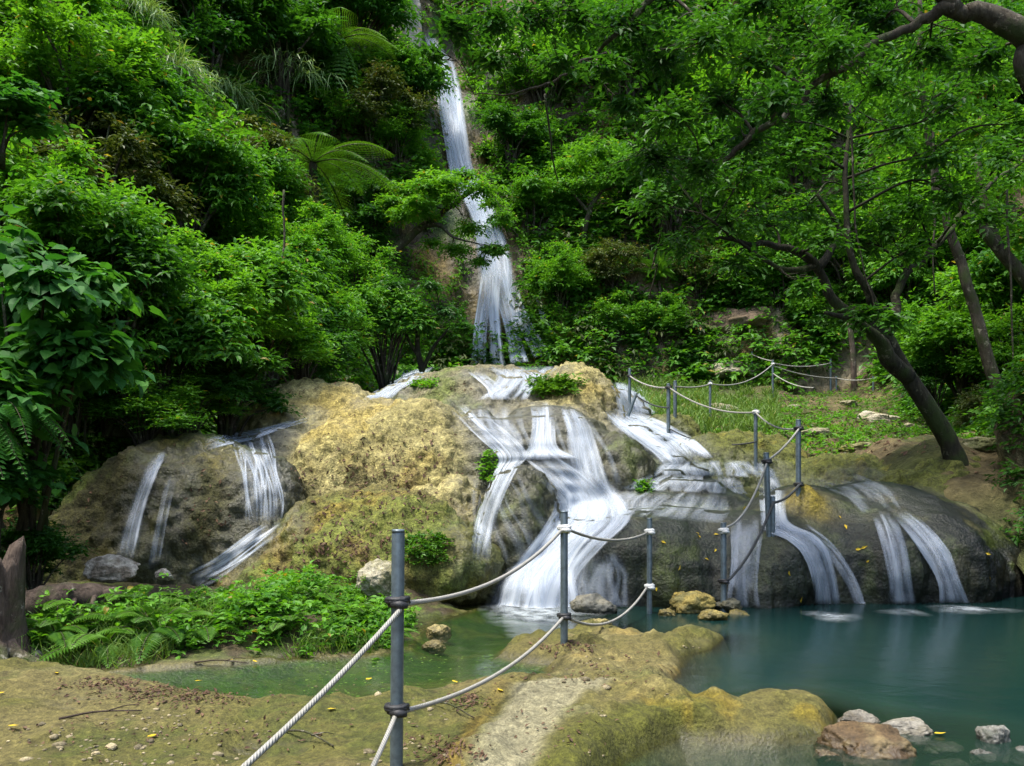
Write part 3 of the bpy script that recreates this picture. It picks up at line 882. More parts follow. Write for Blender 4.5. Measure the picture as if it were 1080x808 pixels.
# wet dark rock beside the tall fall
wf_ = tall.reshape(-1, 3)
dw = np.full(len(hv), 1e9)
for q in wf_[:len(tall) // 1:37]:
    dw = np.minimum(dw, np.sqrt((hv[:, 0] - q[0]) ** 2 + (hv[:, 1] - q[1]) ** 2 * .5 + (hv[:, 2] - q[2]) ** 2))
sk = smooth(2.4, 0.7, dw + hn2 * 1.2)
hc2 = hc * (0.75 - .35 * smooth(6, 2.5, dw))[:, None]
stk = fbm(hv * [1, 1, .12], 1.1, 4, 49)
hc2 = lerp(hc2, C(0.05, 0.042, 0.022) * 1.0, sk * .9)
hc2 = lerp(hc2, C(0.13, 0.095, 0.025), smooth(.02, .3, stk) * smooth(4.5, 1.5, dw) * .9)
hc2 = lerp(hc2, C(0.045, 0.075, 0.012), smooth(.05, .3, -stk + hn2 * .3) * smooth(4.0, 1.5, dw) * .85)
cc4 = np.ones((len(hv), 4), np.float32); cc4[:, :3] = hc2
hill.data.attributes['Col'].data.foreach_set('color', cc4.ravel())
hill.data.attributes['wet'].data.foreach_set('value', sk.astype(np.float32))
# rock soaked by the streams is darker and glossier
from mathutils.kdtree import KDTree
sp = np.concatenate(STREAM_PTS)
kd = KDTree(len(sp))
for i, p in enumerate(sp): kd.insert(p, i)
kd.balance()
dist = np.array([kd.find(p)[2] if p[1] < 13.2 else 1.0 for p in mv.tolist()])
soak = smooth(0.32, 0.06, dist + fbm(mv * [1, 1, 0.4], 4, 3, 91) * 0.12)
mc = lerp(mc, mc * 0.5 + C(0.022, 0.024, 0.020), soak * 0.75)
mwet = np.maximum(mwet, soak)
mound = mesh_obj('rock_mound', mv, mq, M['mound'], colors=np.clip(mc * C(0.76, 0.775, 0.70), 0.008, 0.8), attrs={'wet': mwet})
tag(mound, kind='structure')

# ------------------------------------------------------------------ pool water
def mat_pool():
    m, t, n, l, b = nt('pool_water')
    depth = attr(n, 'depth').outputs['Fac']
    tc = n.new('ShaderNodeTexCoord').outputs['Object']
    c = mixc(n, l, mapr(n, l, depth, 0.05, 0.7, 0, 1), (0.022, 0.045, 0.030), (0.0045, 0.021, 0.019))
    l.new(c, b.inputs['Base Color'])
    b.inputs['Roughness'].default_value = 0.2
    b.inputs['IOR'].default_value = 1.33
    n1 = noise_node(n, l, tc, 5.0, 3, 0.5, 0.3)
    bp = n.new('ShaderNodeBump')
    bp.inputs['Strength'].default_value = 0.16
    bp.inputs['Distance'].default_value = 0.03
    l.new(n1.outputs[0], bp.inputs['Height'])
    l.new(bp.outputs[0], b.inputs['Normal'])
    gl = n.new('ShaderNodeBsdfGlossy')
    gl.inputs['Roughness'].default_value = 0.1
    l.new(bp.outputs[0], gl.inputs['Normal'])
    tr = n.new('ShaderNodeBsdfTransparent')
    fr = n.new('ShaderNodeFresnel')
    fr.inputs['IOR'].default_value = 1.33
    l.new(bp.outputs[0], fr.inputs['Normal'])
    clear = n.new('ShaderNodeMixShader')
    l.new(fr.outputs[0], clear.inputs[0]); l.new(tr.outputs[0], clear.inputs[1]); l.new(gl.outputs[0], clear.inputs[2])
    mx = n.new('ShaderNodeMixShader')
    l.new(mapr(n, l, depth, 0.02, 0.55, 0.0, 0.97), mx.inputs[0])
    l.new(clear.outputs[0], mx.inputs[1]); l.new(b.outputs[0], mx.inputs[2])
    l.new(mx.outputs[0], n['Material Output'].inputs['Surface'])
    return m
wx, wy, wq = grid(np.arange(-7, 7.5, 0.08), np.arange(1.2, 9.4, 0.08))
wz = ground_z(wx, wy)[0]
pool = mesh_obj('water', np.stack([wx.ravel(), wy.ravel(), np.zeros(wx.size)], 1), wq, mat_pool(), attrs={'depth': np.clip(-wz, 0, 2).ravel()})
tag(pool, kind='structure')

def mat_foam():
    m, t, n, l, b = nt('foam')
    a = attr(n, 'edge').outputs['Fac']
    tc = n.new('ShaderNodeTexCoord').outputs['Object']
    n1 = noise_node(n, l, tc, 7, 4, 0.6)
    l.new(mathn(n, l, 'MULTIPLY', a, mapr(n, l, n1.outputs[0], 0.35, 0.62, 0.05, 1)), b.inputs['Alpha'])
    b.inputs['Base Color'].default_value = (0.5, 0.56, 0.58, 1)
    b.inputs['Roughness'].default_value = 0.5
    return m
M['foam'] = mat_foam()
def foam(cx, cy, rx, ry, k=1.0):
    """a low froth pad where a fall meets the pool"""
    a = np.linspace(0, 2 * np.pi, 33)[:-1]
    vs, ed = [(cx, cy, 0.022)], [k]
    for r, e in ((0.3, 0.8), (0.55, 0.38), (1.0, 0.0)):
        for t in a:
            s = 1 + 0.15 * math.sin(3 * t + cx * 5)
            vs.append((cx + rx * r * math.cos(t) * s, cy + ry * r * math.sin(t) * s, 0.006 + 0.014 * (1 - r))); ed.append(e * k)
    f3 = [(0, 1 + i, 1 + (i + 1) % 32) for i in range(32)]
    f4 = [(1 + 32 * r + i, 33 + 32 * r + i, 33 + 32 * r + (i + 1) % 32, 1 + 32 * r + (i + 1) % 32) for r in (0, 1) for i in range(32)]
    tag(mesh_obj('foam', vs, [np.array(f3), np.array(f4)], M['foam'], attrs={'edge': ed}), kind='structure')
for px0, px1, py, ry, k in ((508, 622, 646, 0.22, 1.0), (850, 900, 650, 0.10, 0.9), (928, 975, 646, 0.07, 0.7), (980, 1062, 643, 0.09, 0.95), (600, 655, 643, 0.05, 0.5)):
    a, b = PZ(px0, py), PZ(px1, py)
    foam((a[0] + b[0]) / 2, a[1] - ry * .4, (b[0] - a[0]) / 2 * 1.2, ry * 3.4, k * 0.75)

# ------------------------------------------------------------------ foliage builders
LEAFV = {
    'diamond': (np.array([(0, 0, 0), (.42, .5, .09), (1, 0, -.10), (.42, -.5, .09)]), np.array([(0, 2, 1), (0, 3, 2)])),
    'ovate': (np.array([(0, 0, 0), (.28, .46, .07), (.65, .36, .04), (1, 0, -.20), (.65, -.36, .04), (.28, -.46, .07), (.5, 0, -.02)]),
              np.array([(0, 6, 1), (1, 6, 2), (2, 6, 3), (3, 6, 4), (4, 6, 5), (5, 6, 0)])),
    'heart': (np.array([(.08, 0, 0), (-.06, .25, .05), (.12, .52, .08), (.5, .42, .05), (1.0, 0, -.22), (.5, -.42, .05), (.12, -.52, .08), (-.06, -.25, .05), (.5, 0, -.04)]),
              np.array([(0, 8, 1), (1, 8, 2), (2, 8, 3), (3, 8, 4), (4, 8, 5), (5, 8, 6), (6, 8, 7), (7, 8, 0)])),
    'flat': (np.array([(0, 0, 0), (.3, .42, .03), (.7, .3, .0), (1, 0, .05), (.7, -.3, .02), (.3, -.42, .0), (.5, 0, .015)]),
              np.array([(0, 6, 1), (1, 6, 2), (2, 6, 3), (3, 6, 4), (4, 6, 5), (5, 6, 0)])),
    'blade': (np.array([(0, .5, 0), (0, -.5, 0), (.35, .45, .16), (.35, -.45, .16), (.72, .3, .12), (.72, -.3, .12), (1, 0, -.08)]),
              np.array([(0, 1, 3), (0, 3, 2), (2, 3, 5), (2, 5, 4), (4, 5, 6)])),
}
def nrmz(a):
    return a / (np.linalg.norm(a, axis=-1, keepdims=True) + 1e-9)

def put_leaves(mb, pos, d, up, L, W, shape, tone):
    lv, lf = LEAFV[shape]
    d = nrmz(d)
    s = nrmz(np.cross(up, d))
    u = np.cross(d, s)
    n, k = len(pos), len(lv)
    L = np.broadcast_to(L, (n,)); W = np.broadcast_to(W, (n,))
    v = pos[:, None] + d[:, None] * (lv[None, :, 0:1] * L[:, None, None]) + s[:, None] * (lv[None, :, 1:2] * W[:, None, None]) + u[:, None] * (lv[None, :, 2:3] * L[:, None, None])
    f = (lf[None] + (np.arange(n) * k)[:, None, None]).reshape(-1, 3)
    mb.add(v.reshape(-1, 3), f, np.repeat(np.broadcast_to(tone, (n,)), k))

def twigs(mb, rng, tips, dirs, nleaf, L, ratio, shape, tw, droop=0.25, tone0=None, spread=0.9, flat=0.9):
    """leafy twigs: leaves set alternately along the last stretch of each twig"""
    n = len(tips)
    dirs = nrmz(dirs)
    t = np.tile(np.linspace(0, 1, nleaf), n)
    T = np.repeat(tips, nleaf, 0); D = np.repeat(dirs, nleaf, 0)
    side = nrmz(np.cross(D, np.array([0, 0, 1.0])) + 1e-4)
    sgn = np.tile(np.where(np.arange(nleaf) % 2 == 0, 1.0, -1.0), n)[:, None]
    sgn[nleaf - 1::nleaf] *= 0.15
    pos = T - D * (tw * (1 - t))[:, None] + rng.normal(0, 0.12 * L, (n * nleaf, 3))
    pos[:, 2] -= tw * 0.25 * t ** 2
    d = D * 0.75 + side * sgn * spread + rng.normal(0, 0.3, (n * nleaf, 3))
    d[:, 2] -= droop
    up = np.array([0, 0, flat]) + D * 0.25 + rng.normal(0, 0.32, (n * nleaf, 3))
    if tone0 is None: tone0 = rng.uniform(0.05, 0.8, n)
    tone = np.clip(np.repeat(tone0, nleaf) + rng.normal(0, 0.14, n * nleaf), 0, 0.95)
    tone = np.where(rng.random(n * nleaf) < 0.012, 1.0, tone)
    ll = L * rng.uniform(0.6, 1.2, n * nleaf)
    put_leaves(mb, pos, d, up, ll, ll * ratio * rng.uniform(0.8, 1.15, n * nleaf), shape, tone)

def sphere_dirs(rng, n, zmin=-0.35):
    z = rng.uniform(zmin, 1, n); a = rng.uniform(0, 2 * np.pi, n)
    r = np.sqrt(np.maximum(0, 1 - z * z))
    return np.stack([r * np.cos(a), r * np.sin(a), z], 1)

def bush_mesh(seed, ntw=900, nleaf=6, L=0.1, ratio=0.5, shape='ovate', nl=10, H=1.3, tw=0.25, droop=0.25, lobe=(0.32, 0.52)):
    """a shrub of unit half-width: several uneven leafy lobes over a few stems; base at the origin"""
    rng = np.random.default_rng(seed)
    fol, stem = MB(), MB()
    a = rng.uniform(0, 2 * np.pi, nl); r = np.sqrt(rng.random(nl)) * 0.72
    c = np.stack([r * np.cos(a), r * np.sin(a), (0.3 + 0.7 * rng.random(nl)) * H * (1 - 0.45 * r)], 1)
    rad = rng.uniform(*lobe, nl)
    k = rng.choice(nl, ntw, p=rad ** 2 / (rad ** 2).sum())
    d = sphere_dirs(rng, ntw, -0.45)
    rr = rad[k] * np.where(rng.random(ntw) < .14, rng.uniform(1.1, 1.5, ntw), rng.uniform(0.5, 1.1, ntw))
    tips = c[k] + d * rr[:, None] * np.array([1, 1, 0.8])
    tips[:, 2] = np.maximum(tips[:, 2], 0.03)
    lt = rng.uniform(0.1, 0.55, nl)
    tone = np.clip(lt[k] + rng.normal(0, 0.13, ntw), 0, 0.9)
    dd = d * np.array([1, 1, 0.45]) + np.array([0, 0, 0.1])
    twigs(fol, rng, tips, dd, nleaf, L, ratio, shape, tw, droop, tone)
    for i in range(nl):
        mid = c[i] * [0.45, 0.45, 0.5] + rng.normal(0, 0.05, 3)
        add_tube(stem, catmull([[rng.normal(0, .06), rng.normal(0, .06), -0.5], mid, c[i]], 7), np.linspace(0.028, 0.009, 7), 5)
    return fol, stem

def make_proto(name, seed, leafmat, barkmat, label, cat, loc, scale, rotz=0.0, group=None, **kw):
    fol, stem = bush_mesh(seed, **kw)
    t = thing(name, label, cat, loc, group, rotz, scale)
    fol.build('foliage', leafmat, t, smooth_shade=False)
    stem.build('stem', barkmat, t)
    return t

def zground(x, y):
    """height of the hillside, slope or bank under a point"""
    h = hill_bvh.ray_cast(Vector((x, y, 60)), Vector((0, 0, -1)))[0]
    z = h.z if h is not None else float(TZ(np.array([x]), np.array([y]))[0])
    g = ground_bvh.ray_cast(Vector((x, y, 60)), Vector((0, 0, -1)))[0]
    return max(z, g.z) if g is not None else z

def march(px, py, h, y0=4.5, y1=55):
    """the place on the land over which the line of sight passes at height h"""
    Y = np.arange(y0, y1, 0.08)
    p = np.stack([(px - HX) / F * Y, Y, EYE + (HY - py) / F * Y], 1)
    z = TZ(p[:, 0], p[:, 1])
    i = int(np.argmax(p[:, 2] - z <= h))
    x, y = p[i, 0], p[i, 1]
    return np.array([x, y, zground(x, y)])

# ------------------------------------------------------------------ shrubs of the slopes, one by one
LM = {
    'broad': mat_leaf('broad_leaf', (0.022, 0.11, 0.016), (0.085, 0.26, 0.030), 0.62, 0.42),
    'bright': mat_leaf('bright_leaf', (0.058, 0.19, 0.014), (0.17, 0.40, 0.026), 0.5, 0.47, odd=(0.30, 0.20, 0.03)),
    'mid': mat_leaf('green_leaf', (0.040, 0.15, 0.014), (0.13, 0.33, 0.024), 0.5, 0.46, odd=(0.28, 0.17, 0.03)),
    'olive': mat_leaf('olive_leaf', (0.035, 0.062, 0.012), (0.115, 0.15, 0.032), 0.5, 0.3, odd=(0.25, 0.13, 0.04)),
    'deep': mat_leaf('deep_green_leaf', (0.018, 0.078, 0.010), (0.062, 0.195, 0.016), 0.5, 0.47),
    'fern': mat_leaf('fern_leaf', (0.035, 0.12, 0.010), (0.115, 0.26, 0.022), 0.5, 0.38),
    'grass': mat_leaf('grass_blade', (0.05, 0.12, 0.015), (0.17, 0.28, 0.05), 0.5, 0.35, odd=(0.4, 0.33, 0.12)),
    'cane': mat_leaf('cane_grass_blade', (0.09, 0.17, 0.05), (0.24, 0.36, 0.13), 0.4, 0.35),
    'litter': mat_leaf('dry_leaf', (0.05, 0.028, 0.018), (0.17, 0.10, 0.055), 0.7, 0.1, tint=(1, 1, 1), odd=(0.5, 0.36, 0.04)),
    'yellow': mat_leaf('yellow_leaf', (0.55, 0.36, 0.02), (0.70, 0.52, 0.04), 0.5, 0.2, tint=(1, 1, 1)),
}
BARK = mat_bark('bark', (0.022, 0.018, 0.012), (0.095, 0.085, 0.06))
BARKD = mat_bark('mossy_bark', (0.012, 0.011, 0.008), (0.05, 0.048, 0.028))
BARKW = mat_bark('weathered_wood', (0.03, 0.022, 0.017), (0.15, 0.115, 0.09), 0.8, 1.0)

KINDS = {
    'heart': dict(seed=11, mat='broad', ntw=620, nleaf=5, L=0.155, ratio=0.8, shape='heart', nl=12, H=2.6, tw=0.3, droop=0.55, lobe=(0.34, 0.5)),
    'glossy': dict(seed=12, mat='mid', ntw=1700, nleaf=6, L=0.10, ratio=0.46, shape='ovate', nl=22, H=1.6, tw=0.24, droop=0.35, lobe=(0.18, 0.46)),
    'fresh': dict(seed=13, mat='bright', ntw=2100, nleaf=6, L=0.078, ratio=0.5, shape='diamond', nl=24, H=1.6, tw=0.22, droop=0.25, lobe=(0.16, 0.44)),
    'dull': dict(seed=14, mat='olive', ntw=1700, nleaf=6, L=0.085, ratio=0.45, shape='diamond', nl=20, H=1.5, tw=0.22, droop=0.4, lobe=(0.16, 0.44)),
    'dark': dict(seed=15, mat='deep', ntw=1700, nleaf=6, L=0.10, ratio=0.48, shape='diamond', nl=20, H=1.6, tw=0.24, droop=0.35, lobe=(0.18, 0.46)),
}
made = {}
def shrub(kind, px, py, R, label, Y=None, sz=1.0, rot=None, name='shrub', cat='shrub', group=None):
    k = KINDS[kind]
    H = k['H'] * R * sz * 0.6
    if Y is None:
        b = march(px, py, H)
    else:
        q = P(px, py, Y)
        b = np.array([q[0], q[1], q[2] - H])
    rot = rot if rot is not None else (px * 7.3 + py * 3.1) % 6.28
    s = (R, R, R * sz)
    if kind not in made:
        kw = {a: v for a, v in k.items() if a not in ('seed', 'mat')}
        made[kind] = make_proto(name, k['seed'], LM[k['mat']], BARK, label, cat, b, s, rot, group, **kw)
        return made[kind]
    o = dup(made[kind], label, b, rot, s)
    if 'group' in o and not group: del o['group']
    if group: o['group'] = group
    o.name = name
    return o

shrub('heart', 30, 320, 0.95, 'tall dark shrub with big heart-shaped leaves at the edge above the drooping fern', Y=7.0, sz=0.95)
shrub('heart', -20, 480, 0.62, 'low heart-leaved shrub in deep shade beside the drooping fern fronds', Y=6.6, sz=0.7)
shrub('heart', -2, 105, 0.62, 'light green heart-leaved shrub high against the edge of the view', Y=8.0, sz=0.5)
shrub('heart', 78, 385, 0.6, 'heart-leaved shrub leaning out over the brown side dome', Y=9.3, sz=0.7)
shrub('glossy', 175, 345, 1.15, 'glossy green shrub standing over the brown side dome beside the heart-leaved shrub', Y=10.5)
shrub('glossy', 262, 300, 1.2, 'large glossy shrub below the tall tree fern with sunlit upper leaves', Y=12.5)
shrub('glossy', 190, 205, 1.5, 'tall leafy shrub under the pale cane grass on the steep slope')
shrub('fresh', 235, 245, 1.3, 'bright green shrub halfway up the slope between cane grass and tree fern')
shrub('fresh', 75, 75, 1.5, 'bright shrub near the top corner of the slope beside the cane grass')
shrub('dull', 110, 190, 1.3, 'dull olive shrub with reddish twigs above the heart-leaved shrub')
shrub('dark', 240, 395, 0.95, 'dark shrub rooted behind the brown side dome with the thin falls', Y=11.3, sz=0.8)
shrub('dark', 318, 352, 1.05, 'dark low shrub at the foot of the slope behind the tan plateau', Y=14, sz=0.9)
shrub('fresh', 350, 330, 0.9, 'small bright shrub behind the tan plateau below the tree fern trunk', Y=15.5, sz=0.8)
shrub('glossy', 310, 290, 1.2, 'glossy shrub hiding the foot of the tree fern trunk', Y=15)
shrub('dull', 260, 165, 1.6, 'olive shrub on the steep slope just above the bright green shrub')
shrub('dark', 300, 60, 2.2, 'deep green shrub high on the cliff beside the small tree fern')
shrub('dark', 215, 30, 2.0, 'deep green shrub above the pale cane grass near the top of the slope')
shrub('dull', 395, 130, 1.7, 'olive shrub clinging to the cliff next to the top of the tall waterfall')
shrub('fresh', 420, 165, 1.2, 'light green shrub on the cliff ledge beside the middle of the tall waterfall')
shrub('dark', 385, 215, 1.5, 'deep green shrub filling the gap between tree fern and leaning tree')
shrub('glossy', 405, 330, 1.1, 'leafy shrub under the leaning tree at the foot of the cliff', Y=17)
shrub('fresh', 155, 420, 0.7, 'small bright shrub hanging over the brown side dome', Y=9.6, sz=0.7)
shrub('glossy', 60, 250, 1.1, 'glossy shrub squeezed behind the tall heart-leaved shrub', Y=9.5)
shrub('fresh', 300, 235, 1.1, 'bright shrub beside the tree fern trunk on the slope')
shrub('dark', 120, 300, 1.2, 'dark shrub in the hollow behind the tall heart-leaved shrub', Y=9.8)
shrub('glossy', 375, 20, 2.0, 'glossy shrub on the cliff top beside the grey rock outcrop')
shrub('dark', 35, 575, 0.5, 'dark low shrub in the shade right behind the stump', Y=7.2, sz=.8)
shrub('fresh', 205, 410, 0.6, 'yellow-green shrub at the upper rim of the brown side dome', Y=10.6, sz=.7)
shrub('fresh', 285, 345, 0.9, 'fine-leaved bright shrub between the two dark shrubs behind the domes', Y=12.8, sz=.8)
shrub('fresh', 225, 315, 1.0, 'fine-leaved bright shrub tucked under the large glossy shrub', Y=11.6, sz=.9)
shrub('fresh', 140, 255, 1.1, 'yellow-green shrub below the dull olive shrub with reddish twigs', Y=11)
shrub('fresh', 330, 250, 1.0, 'bright shrub just below the crown of the tall tree fern', Y=17)
shrub('glossy', 150, 140, 1.5, 'glossy shrub between the olive shrub and the pale cane grass')
shrub('fresh', 10, 170, 1.2, 'bright shrub at the edge just above the heart-leaved shrub', Y=10.5)
shrub('glossy', 265, 205, 1.3, 'leafy green shrub between the bright shrub and the tree fern crown')
shrub('fresh', 380, 275, 1.0, 'yellow-green shrub beneath the lower bough of the crooked tree', Y=19)
shrub('fresh', 345, 90, 1.5, 'light shrub on the cliff below the smaller tree fern')
shrub('glossy', 430, 95, 1.5, 'green shrub hanging beside the lip of the tall waterfall')
# right of the tall waterfall
shrub('dark', 540, 145, 1.6, 'dark round shrub on the cliff just beside the upper waterfall')
shrub('glossy', 560, 215, 1.4, 'glossy shrub on the cliff beside the middle waterfall')
shrub('fresh', 575, 60, 2.2, 'bright shrub on the cliff behind the bare twig')
shrub('dull', 645, 290, 1.2, 'olive shrub on the slope above the flat-topped bush by the fall')
shrub('fresh', 648, 338, 0.95, 'feathery bright bush with a flat top on the bank beside the lower waterfall')
shrub('dark', 705, 215, 2.0, 'dark green shrub on the hillside behind the palm-like sapling')
shrub('fresh', 770, 255, 1.7, 'sunlit yellow-green shrub on the slope above the brown boulder')
shrub('dull', 735, 300, 1.2, 'olive shrub beside the palm-like sapling above the brown boulder')
shrub('glossy', 825, 312, 1.1, 'leafy shrub behind the railing below the leaning tree branches')
shrub('fresh', 900, 270, 1.7, 'sunlit shrub seen through the branches of the leaning tree')
shrub('fresh', 1020, 330, 1.5, 'sunlit shrub just beyond the thin straight trunk', Y=17)
shrub('glossy', 1070, 300, 1.3, 'glossy shrub at the edge beyond the thin straight trunk', Y=16.5)
shrub('dark', 985, 392, 0.7, 'low dark shrub between the leaning trunk and the thin straight trunk', Y=17)
shrub('dull', 1035, 425, 0.5, 'low olive shrub at the foot of the thin straight trunk', Y=13.6)
shrub('fresh', 590, 300, 1.2, 'bright creeper-like shrub on the wet cliff beside the lower waterfall')
shrub('fresh', 700, 345, 0.9, 'bright low shrub at the foot of the palm-like sapling')
shrub('fresh', 830, 260, 1.6, 'yellow-green shrub behind the fork of the leaning tree')
shrub('fresh', 862, 305, 1.1, 'bright shrub behind the wooden pole')
shrub('fresh', 1000, 270, 1.6, 'bright shrub between the slender trunk and the branches of the leaning tree')
shrub('glossy', 945, 320, 1.3, 'green shrub in the gap between the leaning trunk and the slender trunk')
shrub('fresh', 1075, 360, 1.1, 'bright shrub at the edge past the slender trunk', Y=15.5)
shrub('fresh', 985, 200, 2.2, 'tall sunlit shrub high behind the diagonal trunk')
shrub('dark', 840, 130, 2.4, 'dark shrub on the hillside behind the mossy overhead branch')
shrub('glossy', 660, 60, 2.4, 'glossy shrub high on the cliff behind the hanging canopy')
shrub('fresh', 760, 90, 2.4, 'bright shrub high on the hillside behind the mossy overhead branch')
shrub('glossy', 1050, 90, 2.4, 'leafy shrub high on the hillside behind the thick overhead limb')

# ------------------------------------------------------------------ undergrowth that clothes the hillsides
def in_view(p, m=80):
    px = HX + p[:, 0] / p[:, 1] * F; py = HY - (p[:, 2] - EYE) / p[:, 1] * F
    return (p[:, 1] > 3) & (px > -m) & (px < 1080 + m) & (py > -m) & (py < 808 + m)

wf = tall.reshape(-1, 3)
def near_fall(p):
    d = np.full(len(p), 1e9)
    for q in wf[::17]:
        d = np.minimum(d, np.hypot(p[:, 0] - q[0], (p[:, 2] - q[2]) * 0.7))
    return d

def undergrowth(name, label_kind, mat, seed, ncl, r0, r1, L, nl, nleafs=6, region=None, keep=None, shape='diamond', droop=0.35):
    rng = np.random.default_rng(seed)
    N = ncl * 8
    Y = 9.5 * (44 / 9.5) ** rng.random(N)
    X = (rng.uniform(-80, 1160, N) - HX) / F * Y
    Z = TZ(X, Y)
    p = np.stack([X, Y, Z], 1)
    ok = in_view(p)
    if keep is not None: ok &= keep(p, rng)
    p = p[ok][:ncl]
    n = len(p)
    r = rng.uniform(r0, r1, n) * np.clip(p[:, 1] / 20, 0.55, 1.3)
    mb = MB()
    K = nl
    d = sphere_dirs(rng, n * K, -0.1)
    c = np.repeat(p, K, 0); R = np.repeat(r, K)
    tips = c + d * (R * rng.uniform(0.6, 1.1, n * K))[:, None] * [1, 1, 0.85]
    g = fbm(p, 0.4, 2, seed)
    tone = np.clip(0.35 + 0.5 * np.repeat(g, K) + rng.normal(0, 0.15, n * K), 0, 0.9)
    sc = np.repeat(np.clip(p[:, 1] / 20, 0.6, 1.35), K)
    # three sizes of leaf for three depths
    for lo, hi, f in ((0, .8, .7), (.8, 1.05, 1.0), (1.05, 9, 1.35)):
        m = (sc >= lo) & (sc < hi)
        if m.any():
            twigs(mb, rng, tips[m], d[m] * [1, 1, .5], nleafs, L * f, 0.5, shape, L * f * 2, droop, tone[m])
    o = mb.build(name, mat, smooth_shade=False)
    tag(o, kind='stuff', label=label_kind)
    return o

def steep_keep(lo):
    def k(p, rng):
        x, y = p[:, 0], p[:, 1]
        s = np.hypot((TZ(x + .2, y) - TZ(x - .2, y)) / .4, (TZ(x, y + .2) - TZ(x, y - .2)) / .4)
        bare = fbm(p, 0.33, 3, 55) > 0.30
        return (s > lo) & ~((p[:, 0] > .5) & (p[:, 0] < 10.2) & (y > 8) & (y < 24.8) & (p[:, 2] < 6) & (p[:, 0] / y < np.interp(y, [11, 16], [.62, .48]))) & (near_fall(p) > 0.45 + (0.35 + 0.6 * smooth(9, 6, p[:, 2])) * rng.random(len(p))) & ~(bare & (np.abs(p[:, 0] + 0.5) < 6) & (y > 22))
    return k
undergrowth('hillside_undergrowth', 'mixed green undergrowth clothing the steep hillsides', LM['mid'], 101, 2300, 0.5, 1.0, 0.17, 22, keep=steep_keep(0.6))
undergrowth('hillside_undergrowth', 'dark undergrowth filling the hollows of the hillsides', LM['deep'], 102, 1300, 0.5, 0.95, 0.17, 22, keep=steep_keep(0.6))
undergrowth('hillside_undergrowth', 'bright young growth scattered over the hillsides', LM['bright'], 103, 1900, 0.4, 0.9, 0.15, 22, keep=steep_keep(0.6))
undergrowth('hillside_undergrowth', 'dull olive creepers hanging over the cliffs', LM['olive'], 104, 900, 0.45, 0.9, 0.14, 22, keep=steep_keep(0.9), droop=0.8)

# ------------------------------------------------------------------ low plants of the mossy slope, grass beside the fall
def slope_keep(p, rng):
    x, y = p[:, 0], p[:, 1]
    patch = fbm(np.stack([x, y, 0 * x], 1), 0.7, 3, 66)
    return (y > 10.6) & (y < 25.5) & (x > np.interp(y, [10, 12, 14, 16, 18, 26], [5.0, 3.2, 2.6, 1.2, 0.0, -0.4])) & (patch > np.interp(y, [11, 15, 19], [0.08, -0.1, -0.35]))
def low_plants(name, label, mat, seed, n, L, r, shape='diamond', ratio=0.55, keep=slope_keep, nleaf=5, tw=0.08):
    rng = np.random.default_rng(seed)
    N = n * 12
    Y = 9.5 * (27 / 9.5) ** rng.random(N)
    X = (rng.uniform(430, 1160, N) - HX) / F * Y
    p = np.stack([X, Y, TZ(X, Y)], 1)
    p = p[in_view(p) & keep(p, rng)][:n]
    d = sphere_dirs(rng, len(p), 0.0)
    tips = p + d * rng.uniform(0.2, 1.0, len(p))[:, None] * r * np.array([1, 1, 0.7])
    mb = MB()
    tone = np.clip(0.4 + 0.5 * fbm(p, 0.8, 2, seed) + rng.normal(0, .12, len(p)), 0, .9)
    twigs(mb, rng, tips, d * [1, 1, .6], nleaf, L, ratio, shape, tw, 0.1, tone)
    return tag(mb.build(name, mat, smooth_shade=False), kind='stuff', label=label)
low_plants('ground_cover', 'low bright herbs in patches on the mossy slope', LM['bright'], 201, 3600, 0.07, 0.26)
low_plants('ground_cover', 'dull olive low plants in patches on the mossy slope', LM['olive'], 203, 3200, 0.07, 0.24)
low_plants('ground_cover', 'low green herbs in patches on the mossy slope', LM['mid'], 202, 4000, 0.085, 0.26)

def grass_patch(name, label, mat, seed, p, h, w, lean=0.5):
    rng = np.random.default_rng(seed)
    n = len(p)
    d = np.stack([rng.normal(0, lean, n), rng.normal(0, lean, n), np.ones(n)], 1)
    up = np.stack([rng.normal(0, 1, n), rng.normal(0, 1, n), np.full(n, .3)], 1)
    mb = MB()
    put_leaves(mb, p, d, up, h * rng.uniform(.5, 1.2, n), w, 'blade', np.clip(rng.normal(.45, .25, n), 0, 0.99))
    return tag(mb.build(name, mat, smooth_shade=False), kind='stuff', label=label)
rng = np.random.default_rng(7)
N = 26000
Y = rng.uniform(15, 25, N); X = (rng.uniform(540, 820, N) - HX) / F * Y
p = np.stack([X, Y, TZ(X, Y)], 1)
grass_patch('grass', 'bright grass on the bank at the foot of the tall waterfall', LM['grass'], 8, p[slope_keep(p, rng)][:14000], 0.34, 0.022)
Y = 10.5 * (24 / 10.5) ** rng.random(N); X = (rng.uniform(640, 1140, N) - HX) / F * Y
p = np.stack([X, Y, TZ(X, Y)], 1)
grass_patch('grass', 'short tufts of grass on the mossy slope by the railing', LM['grass'], 9, p[slope_keep(p, rng) & (fbm(p * [1, 1, 0], .9, 3, 70) > .05)][:3200], 0.13, 0.012)

